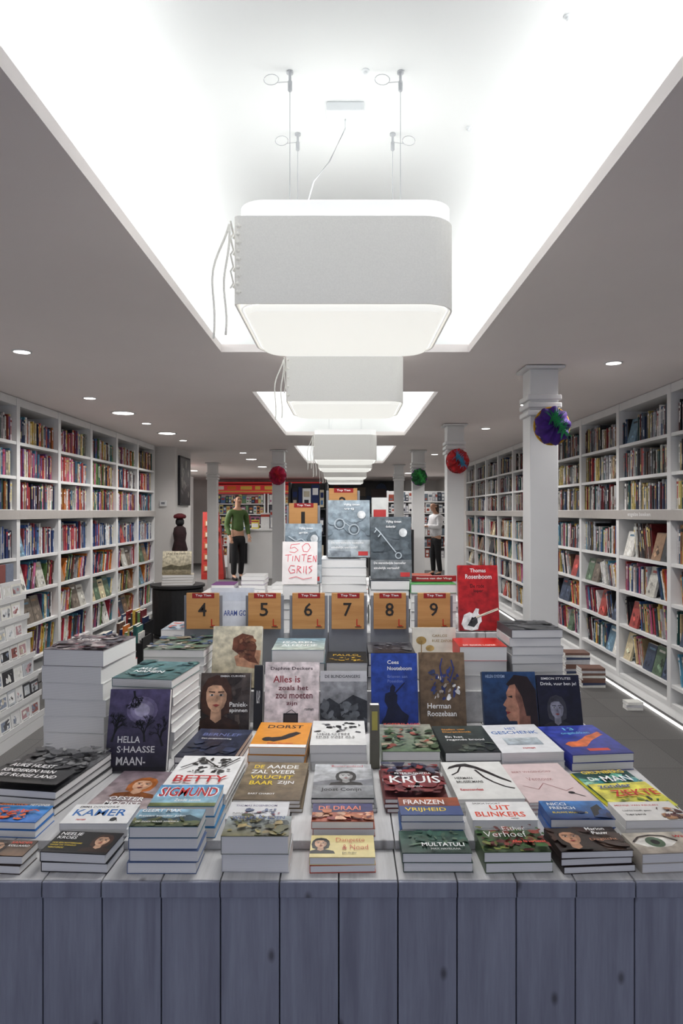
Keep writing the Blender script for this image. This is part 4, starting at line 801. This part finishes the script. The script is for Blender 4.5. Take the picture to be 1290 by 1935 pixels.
def goods_shelf(x0,x1,y,z0,z1,rows,pal,lab,seed,dep=.35,frame=M_white,name='goods_shelf',w=(.08,.2)):
    q=random.Random(seed); e=empty(name,((x0+x1)/2,y,0)); meta(e,lab,'shelf')
    hw=(x1-x0)/2
    MB().box(-hw,hw,dep,dep+.02,0,z1).obj('back_panel',frame,parent=e)
    for s in(-1,1): MB().box(s*hw-.015,s*hw+.015,0,dep,0,z1).obj('side_panel',frame,parent=e)
    MB().box(-hw,hw,0,dep,0,max(.02,z0)).obj('base',frame,parent=e)
    st=(z1-z0)/rows
    for r in range(rows):
        z=z0+st*r
        MB().box(-hw+.016,hw-.016,0,dep,z-.01+(.012 if r==0 else 0),z+.01+(.012 if r==0 else 0)).obj('shelf',frame,parent=e)
        x=x0+.03
        b=MB()
        while x<x1-.05:
            ww=min(q.uniform(*w),x1-.03-x); hh=st*q.uniform(.55,.85); c=C(*q.choice(pal)); zz=z+.024
            b.box(x,x+ww-.008,y+.03,y+.15,zz,zz+hh,c); b.box(x+ww*.15,x+ww*.8,y+.026,y+.0295,zz+hh*.55,zz+hh*.85,C(*q.choice(pal))); b.box(x+ww*.2,x+ww*.7,y+.026,y+.0295,zz+hh*.15,zz+hh*.4,C(*q.choice(pal))); x+=ww
        o=b.obj('shelf_goods',M_matte); meta(o,'row of small coloured magazines and packs on a shelf','goods',kind='stuff')
    return e
bright=[(245,245,245),(235,200,210),(205,80,100),(140,180,210),(235,222,150),(240,240,240),(190,215,195)]
goods_shelf(-3.95,-3.05,13.3,.1,2.2,6,bright,'bright white shelves with small gift items',3)
goods_shelf(-6.2,-4.1,17.0,.1,2.2,6,bright,'bright white shelves with gift items',13)
mags=[(150,62,62),(190,178,120),(80,108,145),(200,200,200),(205,205,200),(170,112,72),(50,50,60),(150,95,122),(100,130,100),(60,60,66)]
goods_shelf(-3.6,-2.2,18.6,.3,2.0,6,mags,'magazine shelves below a red fascia',4,w=(.05,.14))
goods_shelf(-2.1,-0.7,18.6,.3,2.0,6,mags,'magazine shelves below a red fascia',5,w=(.05,.14))
goods_shelf(1.1,2.6,17.6,.3,2.05,6,[(200,200,200),(170,170,178),(100,110,120),(50,50,60),(150,75,62),(215,215,215)],'white shelves with stationery goods',6,w=(.05,.14))
goods_shelf(-.6,1.0,18.4,.3,1.4,3,[(40,40,50),(70,60,60),(120,110,100),(160,70,60),(180,180,180)],'dark shelves with stationery',7,frame=M_dark,w=(.05,.14))
e=empty('red_fascia',(-2.15,18.7,2.001)); meta(e,'long red illuminated fascia above the magazine shelves','sign board')
MB().box(-1.5,1.5,0,.08,0,.32).obj('fascia_board',solid('red_fascia',C(160,26,30),.5,emit=C(180,28,32),es=.3),parent=e)
qq=random.Random(3); ops=[('r',0,0,1,.16,C(215,170,90)),('r',0,.84,1,1,C(120,16,22))]
u=.03
while u<.95:
    ww=qq.uniform(.03,.12); ops.append(('r',u,.3,min(.98,u+ww),.7,C(*qq.choice([(225,120,60),(235,225,215),(200,60,40),(230,190,90)])))); u+=ww+qq.uniform(.02,.06)
art(2.8,.24,0,ops).obj('fascia_print',[M_matte,M_matte],loc=(0,-.003,.16),rot=(math.pi/2,0,0),parent=e)
e=empty('dark_wall_display',(.75,19.88,1.45)); meta(e,'dark wall display panel with small pictures','display panel')
MB().box(-1.3,.9,0,.1,0,.95).obj('panel',M_dark,parent=e)
art(2.1,.85,0,[('b',105,14,.05,.1,.95,.9,[C(90,90,95),C(120,60,50),C(60,70,90)],.06),('r',.1,.55,.3,.85,C(70,80,95)),('r',.36,.55,.52,.85,C(110,100,90)),('r',.6,.5,.8,.8,C(80,70,70))]).obj('pictures',[M_matte,M_matte],loc=(-.2,-.004,.47),rot=(math.pi/2,0,0),parent=e)
goods_shelf(-.75,-.25,9.2,.1,1.9,5,[(40,50,90),(230,230,230),(80,115,160),(50,50,60),(190,180,160)],'free-standing rack with magazines',8,dep=.3,frame=M_dark,name='magazine_rack',w=(.05,.14))
goods_shelf(.35,.95,9.6,.1,1.25,4,[(40,40,50),(60,60,70),(200,200,200),(100,60,60)],'dark free-standing rack with books',9,dep=.3,frame=M_dark,name='magazine_rack',w=(.05,.14))
# ============================================================ PEOPLE
def skinmesh(name,nodes,edges,mat,parent=None,loc=(0,0,0),sub=2):
    me=bpy.data.meshes.new(name); me.from_pydata([n[:3] for n in nodes],edges,[])
    o=bpy.data.objects.new(name,me); COL.objects.link(o)
    sk=o.modifiers.new('s','SKIN'); 
    if not me.skin_vertices:
        o.modifiers.remove(sk); bpy.context.view_layer.objects.active=o; bpy.ops.object.modifier_add(type='SKIN')
    for i,n in enumerate(nodes):
        r=n[3]; me.skin_vertices[0].data[i].radius=(r,n[4] if len(n)>4 else r)
    me.skin_vertices[0].data[0].use_root=True
    s=o.modifiers.new('u','SUBSURF'); s.levels=sub; s.render_levels=sub
    dg=bpy.context.evaluated_depsgraph_get(); m2=bpy.data.meshes.new_from_object(o.evaluated_get(dg))
    bpy.data.objects.remove(o); m2.name=name; m2.materials.clear(); m2.materials.append(mat)
    for p in m2.polygons: p.use_smooth=True
    return mkobj(name,m2,loc,(0,0,0),parent)
def person(loc,rz,k,jc,tc,hc,lab,female,armL,armR,headtilt,puff=0.0,step=0.0):
    e=empty('person',loc,(0,0,rz)); e.scale=(k,k,k); meta(e,lab,'person')
    msk=solid('skin',C(195,150,125),.6,noise=.05); 
    N=[(0,0,.95,.12,.09),(0,0,1.15,.11,.085),(0,0,1.33,.13,.09),(0,0,1.45,.09,.07),(0,-.01,1.53,.05)]
    hy=-.02-headtilt
    N+=[(0,hy,1.60,.06,.075),(0,hy,1.69,.075,.095),(0,hy+.01,1.76,.065,.08),(0,hy-.105,1.665,.012)]
    E=[(0,1),(1,2),(2,3),(3,4),(4,5),(5,6),(6,7),(6,8)]
    def addn(n): N.append(n); return len(N)-1
    for sg in(-1,1):
        s=sg*step
        h=addn((sg*.09,0,.88,.085)); kn=addn((sg*.1,-.02+s*.5,.5,.055)); an=addn((sg*.1,.02+s,.09,.038)); ft=addn((sg*.11,-.13+s,.035,.032))
        E.extend([(0,h),(h,kn),(kn,an),(an,ft)])
    arms=[]
    for sg,(el,wr) in((-1,armL),(1,armR)):
        sh=addn((sg*.18,0,1.42,.055)); e1=addn((*el,.042)); w1=addn((*wr,.027))
        d=(Vector(wr)-Vector(el)).normalized(); pl=Vector(wr)+d*.07; p1=addn((*pl,.03,.018))
        E.extend([(3,sh),(sh,e1),(e1,w1),(w1,p1)]); arms.append((sg,sh,e1,w1))
        side=d.cross(Vector((0,0,1))); side=side.normalized() if side.length>.1 else Vector((1,0,0))
        for f in range(4):
            off=side*(f-1.5)*.019; a=addn((*(pl+off*1+d*.035),.009)); c=addn((*(pl+off*1.1+d*(.07+.008*(1.5-abs(f-1.5)))+Vector((0,0,-.02))),.007))
            E.extend([(p1,a),(a,c)])
        tb=addn((*(Vector(wr)+d*.04-side*.035),.010)); t2=addn((*(Vector(wr)+d*.075-side*.05),.008)); E.extend([(w1,tb),(tb,t2)])
    body=skinmesh('body',N,E,msk,e)
    pf=puff
    J=[(0,0,.98 if not female else .90,.155+pf,.12+pf),(0,0,1.15,.145+pf,.115+pf),(0,0,1.33,.16+pf,.12+pf),(0,0,1.45,.11,.09),(0,-.005,1.5,.065)]
    JE=[(0,1),(1,2),(2,3),(3,4)]
    for sg,sh,e1,w1 in arms:
        a=len(J); J+=[(*Vector(N[sh][:3]),.075+pf*.5),(*Vector(N[e1][:3]),.06+pf*.5),(*(Vector(N[w1][:3])*.95+Vector(N[e1][:3])*.05),.045+pf*.3)]; JE+=[(3,a),(a,a+1),(a+1,a+2)]
    skinmesh('jacket',J,JE,solid('jacket_cloth',jc,.6,noise=.15,scale=12,bump=.3),e)
    T=[(0,0,.97,.135,.11),(0,0,.9,.13,.105)]; TE=[(0,1)]
    for sg in(-1,1):
        s=sg*step
        a=len(T); T+=[(sg*.09,0,.82,.10),(sg*.1,-.02+s*.5,.5,.075),(sg*.1,.02+s,.1,.058)]; TE+=[(1,a),(a,a+1),(a+1,a+2)]
    skinmesh('trousers',T,TE,solid('trouser_cloth',tc,.8,noise=.15),e)
    for sg in(-1,1):
        s=sg*step
        skinmesh('shoe',[(sg*.1,.04+s,.045,.048),(sg*.105,-.06+s,.04,.046),(sg*.11,-.16+s,.03,.03)],[(0,1),(1,2)],M_dark,e)
    if female: H=[(0,hy+.03,1.74,.095),(0,hy+.06,1.66,.085),(0,hy+.08,1.55,.06),(0,hy+.1,1.46,.035)]; HE=[(0,1),(1,2),(2,3)]
    else: H=[(0,hy+.02,1.775,.085,.075),(0,hy+.06,1.72,.075)]; HE=[(0,1)]
    skinmesh('hair',H,HE,solid('hair',hc,.6,noise=.3,scale=60),e)
    for sg in(-1,1):
        b=MB(); b.lathe([(.004,-.005),(.012,0),(.004,.005)],8,M=Matrix.Translation((sg*.028,hy-.088,1.70))@Matrix.Rotation(math.pi/2,4,'X')); b.obj('eye',M_dark,parent=body)
        b=MB(); b.lathe([(.006,-.008),(.026,-.004),(.028,.004),(.01,.01)],10,M=Matrix.Translation((sg*.078,hy+.01,1.68))@Matrix.Rotation(math.pi/2,4,'Y')); b.obj('ear',msk,parent=body)
    MB().box(-.025,.025,hy-.094,hy-.086,1.625,1.633,C(150,70,70)).obj('mouth',solid('lips',C(150,80,75),.5),parent=body)
    return e
person((-2.38,15.1,0),math.radians(35),1.05,C(66,92,42),C(22,22,26),C(50,35,28),'man in green jacket and black trousers standing at the counter',False,
       ((-.24,.03,1.14),(-.22,-.1,.92)),((.24,.03,1.14),(.2,-.12,.93)),.0,step=.04)
WX,WY=2.13,16.0
person((WX,WY,0),math.radians(-70),.97,C(225,225,228),C(22,22,26),C(60,42,30),'woman in silver-white jacket reading while standing by the shelves',True,
       ((-.26,-.04,1.18),(-.08,-.28,1.2)),((.26,-.04,1.18),(.08,-.28,1.2)),.04,puff=.03,step=.04)
book(.14,.2,.02,C(200,195,190),(WX-.38,WY-.13,1.2),math.radians(50),math.radians(-70),None,'open pale book held by the woman')
# ============================================================ floor-level leaflets right
for x,y,w,h in [(2.12,5.9,.2,.16),(2.1,6.25,.22,.22),(2.12,6.6,.2,.12),(2.19,5.2,.12,.06)]:
    z=0
    while z<h:
        book(w*.75,w,.02,C(*R.choice([(200,200,205),(120,90,80),(60,70,100),(230,230,225)])),(x,y,z+.0005),0,math.radians(90)+R.uniform(-.1,.1),None,'magazine lying in a floor stack beside the bookcase',group='magazines stacked on the floor'); z+=.0205
# ============================================================ WORLD, CAMERA
w=bpy.data.worlds.new('World'); S.world=w; w.use_nodes=True
bg=w.node_tree.nodes['Background']; bg.inputs[0].default_value=(.76,.81,1,1); bg.inputs[1].default_value=.66
cd=bpy.data.cameras.new('camera'); cam=bpy.data.objects.new('camera',cd); COL.objects.link(cam)
cam.location=(0,0,1.5); cam.rotation_euler=(math.pi/2,0,0); cd.lens=24; cd.sensor_width=36; cd.sensor_fit='AUTO'; cd.shift_x=-7/1935; cd.clip_start=.05
S.camera=cam
print('BOOKS',NBOOK[0],'shelf recs',len(recs))
